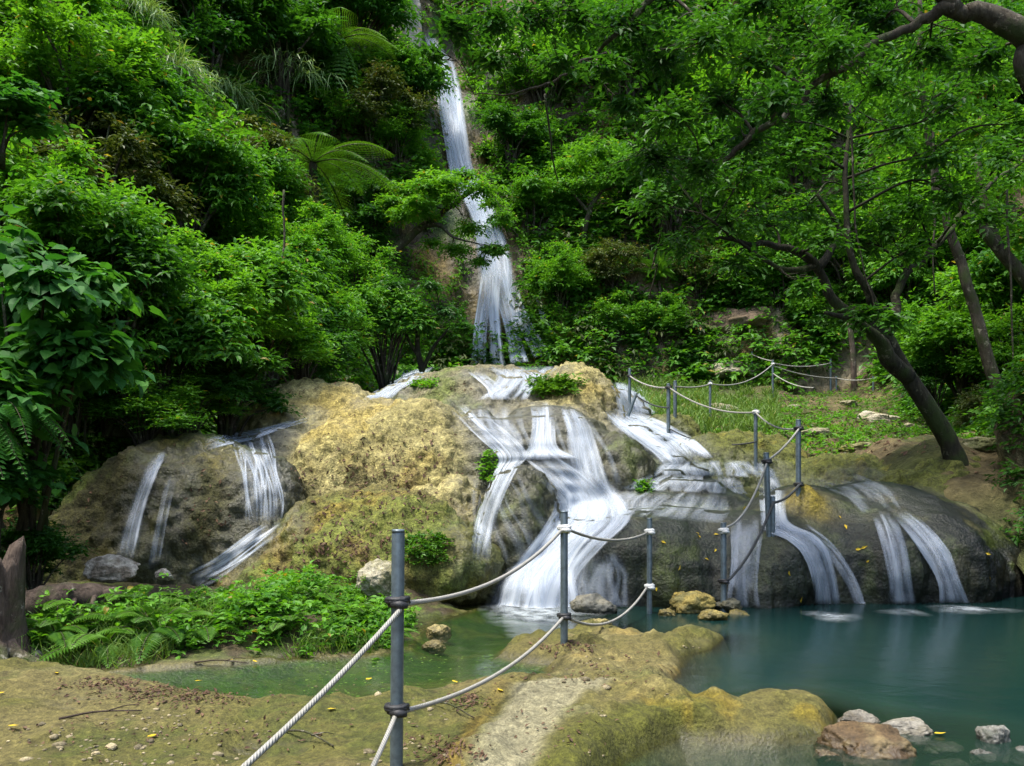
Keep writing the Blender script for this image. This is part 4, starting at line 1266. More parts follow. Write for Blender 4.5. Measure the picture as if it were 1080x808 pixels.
# ------------------------------------------------------------------ ferns, tree ferns, cane grass
def frond(mb, rng, base, d, length, width, npin=22, droop=0.6, nleaflet=1, tone=0.5, ratio=0.26):
    """one feather-shaped frond: leaflets in pairs along an arching midrib; nleaflet > 1 divides each pair again"""
    d = np.asarray(d, float); d = d / np.linalg.norm(d)
    t = np.linspace(0, 1, npin + 1)[1:]
    rib = np.asarray(base) + d * (t * length)[:, None]
    rib[:, 2] -= droop * length * t ** 2
    tan = nrmz(np.gradient(np.vstack([base, rib]), axis=0)[1:])
    side = nrmz(np.cross(tan, [0, 0, 1.0]))
    upv = np.cross(side, tan)
    wl_ = width * np.sin(np.pi * np.clip(t * 0.86 + 0.12, 0, 1)) ** 0.8
    for s in (1, -1):
        dd = side * s * 0.95 + tan * 0.35 - np.array([0, 0, 0.12])
        if nleaflet == 1:
            put_leaves(mb, rib, dd, upv + rng.normal(0, .1, upv.shape), wl_, length / npin * 0.95 + 0 * wl_, 'diamond', np.clip(tone + rng.normal(0, .08, npin), 0, .95))
        else:
            dd = nrmz(dd)
            q = np.linspace(0.08, 1, nleaflet)
            pp = (rib[:, None] + dd[:, None] * (q[None, :, None] * wl_[:, None, None])).reshape(-1, 3)
            pp[:, 2] -= (0.18 * wl_[:, None] * q[None] ** 2).ravel()
            for s2 in (1, -1):
                d2 = np.repeat(tan * s2 * 0.9 + dd * 0.45, nleaflet, 0)
                lw = (length / npin * 0.62) * np.tile(1 - 0.65 * q, npin)
                put_leaves(mb, pp, d2, np.repeat(upv, nleaflet, 0), lw, lw * 0.42, 'diamond', np.clip(tone + rng.normal(0, .06, len(pp)), 0, .95))
    return np.vstack([base, rib])

def fern(name, label, loc, nf, length, seed, mat, elev=(0.5, 0.9), az=None, group=None, cat='fern', droop=0.6):
    rng = np.random.default_rng(seed)
    t = thing(name, label, cat, loc, group)
    fol, ribs = MB(), MB()
    for k in range(nf):
        a = (k + rng.random() * .6) / nf * 2 * np.pi if az is None else rng.uniform(*az)
        e = rng.uniform(*elev)
        L = length * rng.uniform(.75, 1.1)
        r = frond(fol, rng, np.zeros(3) + [0, 0, .02], (math.cos(a) * math.cos(e), math.sin(a) * math.cos(e), math.sin(e)), L, L * .2, 24, droop, 1, rng.uniform(.25, .75))
        add_tube(ribs, r, np.linspace(.006, .0015, len(r)), 4, False)
    fol.build('fronds', mat, t, smooth_shade=False)
    ribs.build('midribs', BARK, t)
    return t

def tree_fern(label, crown, base, nf, length, seed, az=None):
    rng = np.random.default_rng(seed)
    t = thing('tree_fern', label, 'tree fern', base)
    b = np.zeros(3); c = np.asarray(crown) - np.asarray(base)
    tr = MB()
    pts = catmull([b + [0, 0, -.3], b * .5 + c * .5 + [0.12, 0, 0], c], 12)
    add_tube(tr, pts, np.linspace(.17, .11, 12) * (1 + rng.normal(0, .06, 12)), 10)
    tr.build('trunk', BARKD, t)
    fol, ribs = MB(), MB()
    for k in range(nf):
        a = (k + rng.random() * .7) / nf * 2 * np.pi
        e = rng.uniform(.1, .75)
        L = length * rng.uniform(.8, 1.1)
        r = frond(fol, rng, c, (math.cos(a) * math.cos(e), math.sin(a) * math.cos(e), math.sin(e)), L, L * .24, 22, .55, 9, rng.uniform(.3, .8))
        add_tube(ribs, r, np.linspace(.02, .004, len(r)), 4, False)
    for k in range(7):      # dead fronds hanging down the trunk
        a = rng.uniform(0, 6.28)
        r = frond(fol, rng, c - [0, 0, .1], (math.cos(a) * .5, math.sin(a) * .5, -.5), length * .55, length * .1, 14, .7, 1, .05)
    fol.build('fronds', LM['fern'], t, smooth_shade=False)
    ribs.build('midribs', BARK, t)
    return t
b = march(322, 262, 0.3)
c = P(330, 172, b[1] - 0.2)
tree_fern('tall tree fern with wide feathery crown standing on the slope among shrubs', c, (b[0], b[1], b[2]), 15, 0.115 * b[1], 5)
b = march(330, 75, 0.2)
c = P(360, 42, b[1] - 1.0)
tree_fern('smaller tree fern leaning out from the cliff near its top', c, (b[0], b[1], b[2]), 12, 0.085 * b[1], 6)

def cane(name, label, loc, n, length, seed, group):
    rng = np.random.default_rng(seed)
    t = thing(name, label, 'grass clump', loc, group)
    mb = MB()
    st = MB()
    for k in range(n):
        a = rng.uniform(0, 6.28)
        e = rng.uniform(.5, 1.3)
        L = length * rng.uniform(.6, 1.1)
        d = np.array([math.cos(a) * math.cos(e), math.sin(a) * math.cos(e) - .35, math.sin(e)])
        tt = np.linspace(0, 1, 9)
        r = d * (tt * L)[:, None]
        r[:, 2] -= .75 * L * tt ** 2.2
        add_tube(st, r, np.linspace(.009, .002, 9), 4, False)
        m = 9
        q = rng.uniform(.2, 1, m)
        pos = np.stack([np.interp(q, tt, r[:, x]) for x in range(3)], 1)
        dd = np.stack([np.interp(q, tt, np.gradient(r[:, x])) for x in range(3)], 1)
        dd = nrmz(dd) + rng.normal(0, .45, (m, 3)) - [0, 0, .45]
        put_leaves(mb, pos, dd, np.array([0, 0, 1.]) + rng.normal(0, .4, (m, 3)), length * rng.uniform(.25, .5, m), .022 * length * .55, 'blade', rng.uniform(.1, .9, m))
    mb.build('blades', LM['cane'], t, smooth_shade=False)
    st.build('stalks', LM['cane'], t)
    return t
for i, (px, py, lab) in enumerate([(150, 45, 'pale cane grass arching out near the top of the slope'), (185, 110, 'pale cane grass hanging over the tall leafy shrub'),
                                   (235, 118, 'pale cane grass drooping towards the tree fern'), (310, 120, 'thin cane grass hanging from the cliff above the tree fern')]):
    b = march(px, py - 12, 0.5)
    cane('cane_grass', lab, b, 70 if i < 3 else 40, 0.075 * b[1], 300 + i, 'cane grass clumps on the slope')

# drooping compound fronds at the shaded edge of the shrubs
def big_fern(label, px, py, Y, seed, az, length, nf=5):
    q = P(px, py, Y)
    return fern('drooping_fern', label, q, nf, length, seed, LM['broad'], (-.1, .5), az, None, 'fern', 0.9)
big_fern('large drooping fern with dark fronds hanging beside the brown side dome', 2, 430, 6.3, 41, (-1.3, 0.3), 0.60, 8)
big_fern('second drooping fern hanging in deep shade at the very edge above the stump', -38, 440, 6.2, 42, (-1.6, 0.0), 0.6, 7)

# ------------------------------------------------------------------ trees
def tree(name, label, limbs, clusters, leafmat, bark, seed, L=0.1, ratio=0.45, shape='diamond', nleaf=7, per=90, flat=0.6, group=None, droop=.3, tw=.25, cat='tree'):
    """limbs: lists of (point, radius); clusters: (centre, radius) of leafy sprays, each joined to the nearest limb by a branch"""
    rng = np.random.default_rng(seed)
    base = np.array(limbs[0][0][0])
    t = thing(name, label, cat, base, group)
    tr, fol = MB(), MB()
    allp = []
    for lb in limbs:
        pts = np.array([q[0] for q in lb]) - base
        n = max(10, len(lb) * 6)
        c = catmull(pts, n)
        c[1:-1] += fbm(np.stack([np.arange(n) * .35, np.full(n, seed * 3.1), np.zeros(n)], 1)[1:-1], 1, 2, seed)[:, None] * np.array([1, .6, -.8]) * np.linalg.norm(pts[-1] - pts[0]) * .009
        rr = np.interp(np.linspace(0, len(lb) - 1, n), np.arange(len(lb)), [q[1] for q in lb])
        add_tube(tr, c, rr * (1 + rng.normal(0, .022, n)), 10)
        allp.append(np.hstack([c, rr[:, None]]))
    allp = np.vstack(allp)
    for cc, R in clusters:
        c = np.asarray(cc) - base
        dd = np.linalg.norm(allp[:, :3] - c, axis=1) + np.where(allp[:, 3] > 0.12, 0.5, 0)
        k = int(np.argmin(dd))
        s = allp[k, :3]
        L0 = np.linalg.norm(c - s)
        mid = (s + c) / 2 + rng.normal(0, .1, 3) * L0 + [0, 0, .1 * L0]
        cv = catmull([s, mid, c], 9)
        r0 = min(allp[k, 3] * .6, .012 + .012 * L0)
        add_tube(tr, cv, np.linspace(r0, .006, 9), 6)
        nsub = 7
        for j in range(nsub):
            dv = sphere_dirs(rng, 1, -.4)[0] * [1, 1, flat]
            e = c + dv * R * .8
            p0 = cv[rng.integers(4, 9)]
            add_tube(tr, catmull([p0, (p0 + e) / 2 + rng.normal(0, .05 * R, 3), e], 5), np.linspace(.007, .003, 5), 4, False)
        n = int(per * (R / .6) ** 1.5) + 8
        d = sphere_dirs(rng, n, -.7)
        tips = c + d * (R * rng.random(n) ** .5)[:, None] * [1, 1, flat]
        tone = np.clip(rng.uniform(.15, .65) + rng.normal(0, .14, n), 0, .9)
        twigs(fol, rng, tips, d * [1, 1, .3], nleaf, L, ratio, shape, tw, droop, tone)
    tr.build('trunk', bark, t)
    fol.build('crown', leafmat, t, smooth_shade=False)
    return t

def limb(*q):
    return [(P(a, b, Y), r) for a, b, Y, r in q]

# the leaning tree of the mossy slope
rng = np.random.default_rng(77)
lim = [limb((1022, 540, 10.3, .20), (1012, 500, 10.3, .15), (1001, 468, 10.25, .112), (976, 425, 10.15, .10), (952, 389, 10.1, .095), (932, 354, 10.0, .09), (905, 336, 9.9, .07), (880, 318, 9.8, .058), (869, 296, 9.8, .05), (856, 275, 9.7, .055), (830, 261, 9.6, .04), (795, 257, 9.5, .03), (755, 252, 9.3, .015)),
       limb((932, 354, 10.0, .1), (945, 332, 10.1, .06), (945, 308, 10.2, .05), (957, 288, 10.3, .048), (976, 273, 10.4, .045), (998, 246, 10.5, .04), (1020, 222, 10.6, .035), (1045, 196, 10.7, .025), (1085, 165, 10.8, .015)),
       limb((928, 352, 10.0, .09), (918, 312, 9.8, .05), (900, 280, 9.7, .04), (894, 245, 9.7, .035), (892, 190, 9.8, .03), (896, 110, 9.9, .02)),
       limb((862, 284, 9.75, .06), (878, 262, 9.9, .04), (884, 240, 10.0, .03), (862, 205, 10.1, .02)),
       limb((862, 280, 9.75, .05), (828, 285, 9.5, .028), (790, 262, 9.3, .02), (740, 225, 9.2, .012)),
       limb((958, 398, 10.1, .1), (938, 380, 9.9, .1), (928, 360, 9.8, .08), (900, 338, 9.6, .04), (870, 330, 9.4, .02))]
cl = []
for a, b, r in [(850, 225, .6), (805, 235, .55), (765, 235, .5), (720, 200, .6), (690, 215, .5), (740, 160, .6), (675, 165, .5), (785, 185, .6), (835, 165, .6), (900, 200, .55), (935, 235, .5), (965, 215, .5),
                (1005, 205, .55), (1055, 165, .6), (875, 110, .6), (945, 140, .6), (720, 255, .4), (775, 275, .35), (905, 255, .4), (870, 250, .4), (960, 265, .4), (700, 130, .55), (790, 130, .6), (990, 165, .5),
                (915, 330, .38), (885, 335, .35), (940, 335, .3), (1040, 230, .4), (850, 300, .3), (820, 110, .6), (925, 85, .6), (1000, 110, .6)]:
    cl.append((P(a, b, 9.9 + rng.uniform(-.9, .9)), r))
tree('leaning_tree', 'dark leaning tree on the mossy slope whose crown spreads over the pool', lim, cl, LM['deep'], BARKD, 21, L=.10, per=62)

lim = [limb((1085, 520, 12.3, .17), (1070, 465, 12.3, .13), (1062, 440, 12.3, .11), (1052, 412, 12.3, .095), (1034, 350, 12.3, .085), (1016, 288, 12.3, .075), (997, 228, 12.3, .065), (984, 170, 12.3, .05), (972, 90, 12.2, .05), (970, 0, 12.2, .03))]
cl = [(P(a, b, 12.3 + rng.uniform(-1, 1)), r) for a, b, r in [(960, 60, .8), (1010, 40, .8), (930, 10, .9), (1040, 90, .7), (990, 120, .6), (1060, 20, .8), (940, 110, .6), (900, 40, .8), (1075, 130, .6)]]
tree('slender_tree', 'slender tree with a thin straight trunk at the edge of the slope', lim, cl, LM['mid'], BARK, 22, L=.12, per=60)

lim = [limb((1140, 400, 14.5, .2), (1100, 320, 14.5, .14), (1053, 262, 14.5, .10), (1012, 214, 14.5, .08), (975, 172, 14.5, .06), (930, 120, 14.4, .04)),
       limb((1053, 262, 14.5, .1), (1040, 225, 14.6, .08), (1032, 170, 14.7, .06), (1040, 90, 14.8, .03))]
cl = [(P(a, b, 14.6 + rng.uniform(-1, 1)), r) for a, b, r in [(960, 150, .9), (1030, 140, .9), (1070, 190, .8), (920, 100, .9), (1060, 60, 1.0), (985, 60, 1.0), (1075, 250, .6)]]
tree('diagonal_tree', 'tree with a thick diagonal trunk behind the slender tree', lim, cl, LM['bright'], BARK, 23, L=.12, per=60)

# the tree outside the frame that reaches overhead
lim = [limb((1330, 640, 8.6, .30), (1310, 420, 8.4, .26), (1240, 200, 7.8, .22), (1150, 90, 7.3, .15), (1085, 42, 7.0, .105), (1050, 22, 7.0, .085), (1008, 12, 7.0, .062), (965, 20, 7.05, .04), (920, 48, 7.1, .034), (875, 82, 7.15, .03), (838, 110, 7.2, .026), (800, 138, 7.3, .03), (768, 164, 7.35, .022), (735, 178, 7.4, .012)),
       limb((1008, 12, 7.0, .07), (950, -60, 6.9, .06), (860, -90, 6.9, .05), (760, -60, 7.0, .04), (690, 0, 7.1, .03), (650, 40, 7.2, .02), (615, 66, 7.3, .014), (580, 84, 7.4, .011), (545, 98, 7.5, .008), (500, 100, 7.6, .004)),
       limb((760, -60, 7.0, .035), (640, -50, 7.2, .03), (540, -20, 7.4, .02), (470, 10, 7.6, .01)),
       limb((1085, 42, 7.0, .07), (1076, 70, 7.0, .05), (1090, 110, 7.1, .03))]
cl = []
for a, b, r in [(480, 28, .28), (520, 20, .38), (560, 18, .42), (455, 55, .16), (520, 62, .2), (610, 20, .45), (660, 25, .5), (590, 62, .26), (640, 70, .28), (700, 60, .45), (745, 40, .5), (795, 60, .5), (840, 35, .5), (880, 55, .45), (760, 105, .4), (715, 120, .35), (820, 105, .38),
                (690, 165, .3), (740, 175, .32), (785, 150, .3), (930, 20, .45), (980, 50, .4), (900, 5, .4), (1040, 60, .35), (870, 110, .3), (660, 110, .26), (700, 0, .5), (800, 0, .5)]:
    cl.append((P(a, b, 7.2 + rng.uniform(-.45, .45)), r))
tree('overhanging_tree', 'big tree reaching in overhead with a mossy branch and hanging leafy sprays', lim, cl, LM['deep'], BARK, 24, L=.088, per=120, nleaf=6)

# the leaning tree in front of the tall fall
q = march(388, 300, 0.0)
_py = HY - (tall[:, 2] - EYE) / tall[:, 1] * F
Yf = min(q[1], float(tall[np.abs(_py - 262) < 8, 1].min()) - 1.3)
lim = [[(q - [0, 0, .3], .2)] + limb((402, 276, Yf, .16), (425, 256, Yf, .13), (446, 238, Yf, .11), (468, 224, Yf, .08), (492, 206, Yf, .05), (512, 196, Yf, .02)),
       limb((446, 238, Yf, .08), (464, 238, Yf - .3, .06), (478, 250, Yf - .5, .04), (500, 256, Yf - .6, .02)),
       limb((425, 256, Yf, .06), (420, 235, Yf, .04), (412, 215, Yf, .03))]
cl = [(P(a, b, Yf + rng.uniform(-.7, .4)), r * Yf / 20) for a, b, r in [(430, 200, .6), (470, 192, .65), (508, 198, .6), (450, 226, .45), (495, 240, .55), (522, 262, .45), (480, 262, .5), (412, 212, .5), (490, 184, .5), (532, 228, .4), (455, 185, .5), (505, 275, .35), (455, 255, .35), (520, 212, .4)]]
cl += [(P(a, b, Yf + rng.uniform(-1.0, .2)), r * Yf / 20) for a, b, r in [(400, 225, .5), (440, 212, .5), (470, 208, .5), (425, 225, .5), (450, 195, .5), (520, 262, .35)]]
tree('crooked_tree', 'crooked tree with flat bright sprays leaning in front of the tall waterfall', lim, cl, LM['bright'], BARK, 25, L=.14, per=85, flat=.4, tw=.35)

lim = [limb((445, 392, 17, .06), (440, 360, 17, .05), (446, 330, 17, .03), (470, 318, 17, .015)), limb((445, 392, 17, .05), (458, 365, 17, .035), (478, 342, 17, .02)), limb((443, 380, 17, .04), (425, 345, 17, .03), (420, 310, 17, .015))]
cl = [(P(a, b, 17 + rng.uniform(-.4, .4)), r) for a, b, r in [(432, 318, .5), (470, 330, .5), (490, 345, .35), (455, 300, .45), (415, 300, .5), (445, 345, .4), (405, 335, .5)]]
tree('thicket_tree', 'dark small tree with several thin stems behind the tan plateau', lim, cl, LM['deep'], BARKD, 26, L=.11, per=70, flat=.5)

q = march(615, 262, 0.0)
Yu = q[1] - .3
lim = [[(q - [0, 0, .3], .12)] + limb((617, 240, Yu, .10), (625, 215, Yu, .08), (640, 200, Yu, .04), (665, 195, Yu, .02)), limb((622, 225, Yu, .06), (605, 205, Yu, .04), (595, 190, Yu, .02))]
cl = [(P(a, b, Yu + rng.uniform(-.6, .6)), r * Yu / 22) for a, b, r in [(600, 178, .7), (630, 160, .8), (660, 172, .8), (685, 190, .6), (615, 195, .6), (645, 192, .6), (672, 215, .45), (595, 205, .5)]]
tree('flat_topped_tree', 'flat-topped small tree on the hillside casting a dark hollow beneath it', lim, cl, LM['mid'], BARK, 27, L=.15, per=80, flat=.4)

q = march(697, 346, 0.0)
t = thing('palm_sapling', 'palm-like sapling with one thin stem beside the brown boulder', 'sapling', q)
top = P(694, 290, q[1]) - q
mb = MB(); add_tube(mb, catmull([(0, 0, -.2), top * .5 + [.05, 0, 0], top], 10), np.linspace(.06, .045, 10), 7); mb.build('stem', BARKW, t)
mb = MB()
n = 46
d = sphere_dirs(rng, n, -.25)
put_leaves(mb, np.repeat(top[None], n, 0) + rng.normal(0, .08, (n, 3)), d, np.array([0, 0, 1.]) + rng.normal(0, .2, (n, 3)), rng.uniform(.6, 1.0, n), .16, 'ovate', rng.uniform(.3, .8, n))
mb.build('leaves', LM['fern'], t, smooth_shade=False)

# ------------------------------------------------------------------ plants of the near bank
def bank_pt(px, py, Y):
    q = P(px, py, Y)
    q[2] = zground(q[0], q[1])
    return q
BF = 'ferns on the near bank'
for i, (px, Y, L, nf, lab) in enumerate([
        (60, 5.75, .50, 11, 'fern with long arching fronds beside the stump'), (112, 5.65, .48, 11, 'fern at the water side of the bank nearest the stump'),
        (165, 5.8, .52, 13, 'bright fern in the middle of the bank below the pale rock'), (215, 5.9, .34, 10, 'fern beside the tuft of grass on the bank'),
        (372, 6.3, .34, 11, 'dark fern below the mossy dome nearest the first post'), (405, 6.2, .30, 10, 'low fern touching the first post at the end of the bank'),
        (250, 6.6, .36, 9, 'fern behind the herbs under the sloping stream'), (140, 6.3, .44, 10, 'fern standing right in front of the pale weathered rock'),
        (80, 6.1, .40, 9, 'fern growing against the rotting log'), (195, 6.5, .38, 10, 'fern next to the small pale rock among the herbs'),
        (300, 5.95, .32, 10, 'low fern at the water side in the middle of the herbs'), (335, 6.6, .34, 10, 'fern under the olive dome at the back of the herbs'),
        (275, 6.2, .30, 9, 'small fern buried among the broad-leaved herbs')]):
    fern('fern', lab, bank_pt(px, 0, Y), nf, L * 1.15, 400 + i, LM['fern'], (.5, 1.15))
rng = np.random.default_rng(31)
n = 1100
X = rng.uniform(-3.6, -.85, n); Yb = rng.uniform(5.5, 7.3, n)
dd = poly_sd(X, Yb, bank)
p = np.stack([X, Yb, ground_z(X, Yb)[0]], 1)
patch = fbm(p * [1, 1, 0], 1.3, 3, 67)
right = smooth(-2.9, -2.0, X)
p = p[(dd > .06) & (patch + right * .45 > .17)]
mb = MB()
k = 3
tips = np.repeat(p, k, 0) + rng.normal(0, .05, (len(p) * k, 3)) + [0, 0, .02]
hgt = 0.01 + 0.19 * smooth(-.15, .35, fbm(tips * [1, 1, 0], 2.2, 3, 69))
tips[:, 2] += rng.uniform(.0, 1, len(tips)) * hgt
twigs(mb, rng, tips, sphere_dirs(rng, len(tips), 0) * [1, 1, .5], 5, .058, .62, 'ovate', .06, .15, np.clip(rng.normal(.5, .22, len(tips)), 0, .9))
tag(mb.build('bank_herbs', LM['mid'], smooth_shade=False), kind='stuff', label='mass of low broad-leaved herbs on the near bank')
mb = MB()
q = p[rng.random(len(p)) < .55]
tips = np.repeat(q, 3, 0) + rng.normal(0, .06, (len(q) * 3, 3)); tips[:, 2] += rng.uniform(.0, .16, len(tips))
twigs(mb, rng, tips, sphere_dirs(rng, len(tips), 0) * [1, 1, .6], 7, .034, .45, 'diamond', .08, .1, np.clip(rng.normal(.45, .25, len(tips)), 0, .9))
tag(mb.build('bank_herbs', LM['fern'], smooth_shade=False), kind='stuff', label='fine-leaved low plants among the broad-leaved herbs')
X = rng.uniform(-3.4, -.9, 9000); Yb = rng.uniform(5.3, 6.9, 9000)
dd = poly_sd(X, Yb, bank)
p = np.stack([X, Yb, ground_z(X, Yb)[0]], 1)
p = p[(dd > .03) & (dd < .8) & (fbm(p * [1, 1, 0], 1.6, 2, 68) > .02)]
grass_patch('grass', 'fine grass along the waterside of the near bank', LM['grass'], 10, p, .17, .007, .6)

# mossy tufts and small plants rooted on the mound
def mound_plants(name, label, mat, boxes, n, L, seed, h=.06):
    rng = np.random.default_rng(seed)
    pts = []
    for (x0, y0, x1, y1) in boxes:
        for _ in range(n):
            y, nn = cast(rng.uniform(x0, x1), rng.uniform(y0, y1), (mound_bvh,))
    return None
def mound_tuft(label, px0, px1, py0, py1, n, L, seed, mat='fern', hh=.1):
    rng = np.random.default_rng(seed)
    pts = []
    for _ in range(n):
        a, b = rng.uniform(px0, px1), rng.uniform(py0, py1)
        a += rng.normal(0, (px1 - px0) * .12)
        y, nn = cast(a, b, (mound_bvh,))
        if y: pts.append(P(a, b, y))
    pts = np.array(pts)
    c = pts.mean(0)
    mb = MB()
    d = sphere_dirs(rng, len(pts), 0)
    tips = pts - c + d * rng.uniform(0, hh, len(pts))[:, None] + [0, 0, .01]
    twigs(mb, rng, tips, d * [1, 1, .6], 5, L, .5, 'diamond', L, .1, np.clip(rng.normal(.45, .2, len(pts)), 0, .9))
    o = mb.build('cushion_plant', LM[mat], smooth_shade=False)
    o.location = c
    return tag(o, label, 'plant')
mound_tuft('ferny cushion plant on the lip of the upper shelf beside the main fall', 562, 602, 402, 417, 260, .09, 501, 'fern', .16)
mound_tuft('small green cushion plant on the upper shelf between the two streams', 436, 460, 402, 409, 90, .06, 502, 'bright', .09)
mound_tuft('green cushion plant on the step beside the stair of the right stream', 672, 684, 508, 520, 80, .05, 503, 'bright', .08)
mound_tuft('mossy cushion plant on the shaded side of the lower olive dome', 430, 470, 566, 596, 260, .05, 504, 'fern', .08)
mound_tuft('green cushion plant beside the white strands of the main fall', 508, 520, 478, 508, 110, .05, 505, 'bright', .09)

# ------------------------------------------------------------------ lianas
def liana(label, a, b, sag, r, seed):
    rng = np.random.default_rng(seed)
    a = np.asarray(a); b = np.asarray(b)
    t = np.linspace(0, 1, 26)
    pts = a * (1 - t)[:, None] + b * t[:, None]
    pts[:, 2] -= sag * 4 * t * (1 - t)
    pts += fbm(np.stack([t * 5, np.full(26, seed * 1.7), 0 * t], 1), 1, 2, seed)[:, None] * rng.normal(0, .12, 3)
    mb = MB(); add_tube(mb, pts - a, np.linspace(r, r * .6, 26), 6)
    o = mb.build('liana', BARK, smooth_shade=True)
    o.location = tuple(a)
    tag(o, label, 'vine')
for i, (x0, y0, x1, y1, Y0, Y1, sg, lab) in enumerate([
        (892, 120, 918, 330, 9.7, 9.7, -.05, 'thin liana hanging straight down beside the fork of the leaning tree'),
        (985, 110, 983, 300, 11.5, 11.3, .0, 'liana hanging between the slender tree and the leaning tree'),
        (575, 100, 588, 190, 22, 24, .2, 'bare liana dangling over the cliff by the bare twig'),
        (1062, 200, 1070, 390, 12, 12, .1, 'liana hanging at the edge beside the slender trunk'),
        (700, 190, 690, 300, 10, 10.4, .1, 'liana dangling from the outer sprays of the leaning tree'),
        (300, 200, 296, 330, 13.5, 13.2, .1, 'liana hanging over the glossy shrub next to the tree fern')]):
    liana(lab, P(x0, y0, Y0), P(x1, y1, Y1), sg, .014 * Y0 / 10, 800 + i)

# creepers on the wet cliff beside the tall fall
rng = np.random.default_rng(909)
pts = []
for (x0, y0, x1, y1, n) in [(385, 240, 500, 375, 420), (430, 60, 470, 250, 260), (480, 60, 540, 260, 500), (535, 250, 640, 375, 700)]:
    for _ in range(n):
        a, b = rng.uniform(x0, x1), rng.uniform(y0, y1)
        y, nn = cast(a, b, (hill_bvh,))
        if y: pts.append(P(a, b, y))
pts = np.array(pts)
pk = fbm(pts, .7, 3, 91)
pts = pts[(pk > -.12) & (near_fall(pts) > .35 + .3 * rng.random(len(pts)))]
k = 4
c_ = np.repeat(pts, k, 0)
d_ = sphere_dirs(rng, len(c_), -.3) * [1, .6, 1] + [.1, -.6, 0]
mb = MB()
twigs(mb, rng, c_ + rng.normal(0, .16, c_.shape) + [0, -.1, 0], d_, 6, .14, .5, 'diamond', .3, .6, np.clip(.4 + .4 * np.repeat(fbm(pts, .5, 2, 92), k) + rng.normal(0, .14, len(c_)), 0, .9))
tag(mb.build('cliff_creepers', LM['bright'], smooth_shade=False), kind='stuff', label='creepers and small ferns clinging to the wet cliff beside the tall waterfall')

# dark growth on the banks that close the view on both sides
rng = np.random.default_rng(515)
pp = []
for (x0, x1, y0, y1, n) in [(5.45, 8.5, 4.0, 11.5, 620), (-8.0, -4.75, 3.5, 8.5, 560)]:
    X = rng.uniform(x0, x1, n); Yb = rng.uniform(y0, y1, n)
    pp += [(x, y, zground(x, y)) for x, y in zip(X, Yb)]
pp = np.array(pp)
pp = pp[(pp[:, 2] > .12) & ~((pp[:, 0] > 0) & (pp[:, 1] > 8.0) & (pp[:, 0] / pp[:, 1] < .575))]
k = 16
c_ = np.repeat(pp, k, 0)
d_ = sphere_dirs(rng, len(c_), -.1)
mb = MB()
twigs(mb, rng, c_ + d_ * rng.uniform(.12, .42, len(c_))[:, None], d_ * [1, 1, .5], 6, .085, .48, 'diamond', .18, .4, np.clip(rng.normal(.35, .2, len(c_)), 0, .9))
tag(mb.build('bank_undergrowth', LM['deep'], smooth_shade=False), kind='stuff', label='dark tangled undergrowth on the banks at both edges of the pools')
# ------------------------------------------------------------------ railing posts and ropes
M['steel'] = mat_simple('grey_steel', (0.115, 0.150, 0.170), 0.42, 0.35, 0.35, 25, 0.1)
M['tie'] = mat_simple('black_tie', (0.015, 0.016, 0.018), 0.6, 0, 0.3, 60, 0.3)
M['whitetie'] = mat_simple('white_cord', (0.55, 0.56, 0.54), 0.8, 0, 0.2, 80, 0.4)
def mat_rope(name, c, scale):
    m, t, n, l, b = nt(name)
    uv = n.new('ShaderNodeUVMap').outputs[0]
    mp = n.new('ShaderNodeMapping')
    l.new(uv, mp.inputs['Vector'])
    wv = n.new('ShaderNodeTexWave')
    wv.wave_type = 'BANDS'; wv.bands_direction = 'DIAGONAL'
    wv.inputs['Scale'].default_value = scale
    wv.inputs['Distortion'].default_value = 0.6
    l.new(uv, wv.inputs['Vector'])
    nz = noise_node(n, l, n.new('ShaderNodeTexCoord').outputs['Object'], 12, 4)
    cc = mixc(n, l, wv.outputs['Fac'], tuple(x * .68 for x in c), c)
    cc = mixc(n, l, mapr(n, l, nz.outputs[0], .45, .7, 0, .5), cc, tuple(x * .55 for x in (c[0], c[1], c[2] * .85)))
    l.new(cc, b.inputs['Base Color'])
    b.inputs['Roughness'].default_value = 0.85
    bp = n.new('ShaderNodeBump'); bp.inputs['Strength'].default_value = 0.6; bp.inputs['Distance'].default_value = 0.004
    l.new(wv.outputs['Fac'], bp.inputs['Height']); l.new(bp.outputs[0], b.inputs['Normal'])
    return m
M['rope'] = mat_rope('white_rope', (0.34, 0.335, 0.30), 5.0)
M['darkrope'] = mat_rope('dark_rope', (0.055, 0.06, 0.06), 3.0)
PG, RG = 'posts of the rope railing', 'ropes of the rope railing'
def wrap(mb, c, r, turns, h, th, seed=0):
    k = turns * 14
    a = np.linspace(0, 2 * np.pi * turns, k)
    rr = random.Random(seed)
    pts = np.stack([c[0] + r * np.cos(a), c[1] + r * np.sin(a), c[2] + np.linspace(-h / 2, h / 2, k) + np.array([rr.uniform(-.2, .2) * th for _ in a])], 1)
    add_tube(mb, pts, th, 6)
POSTS = {}
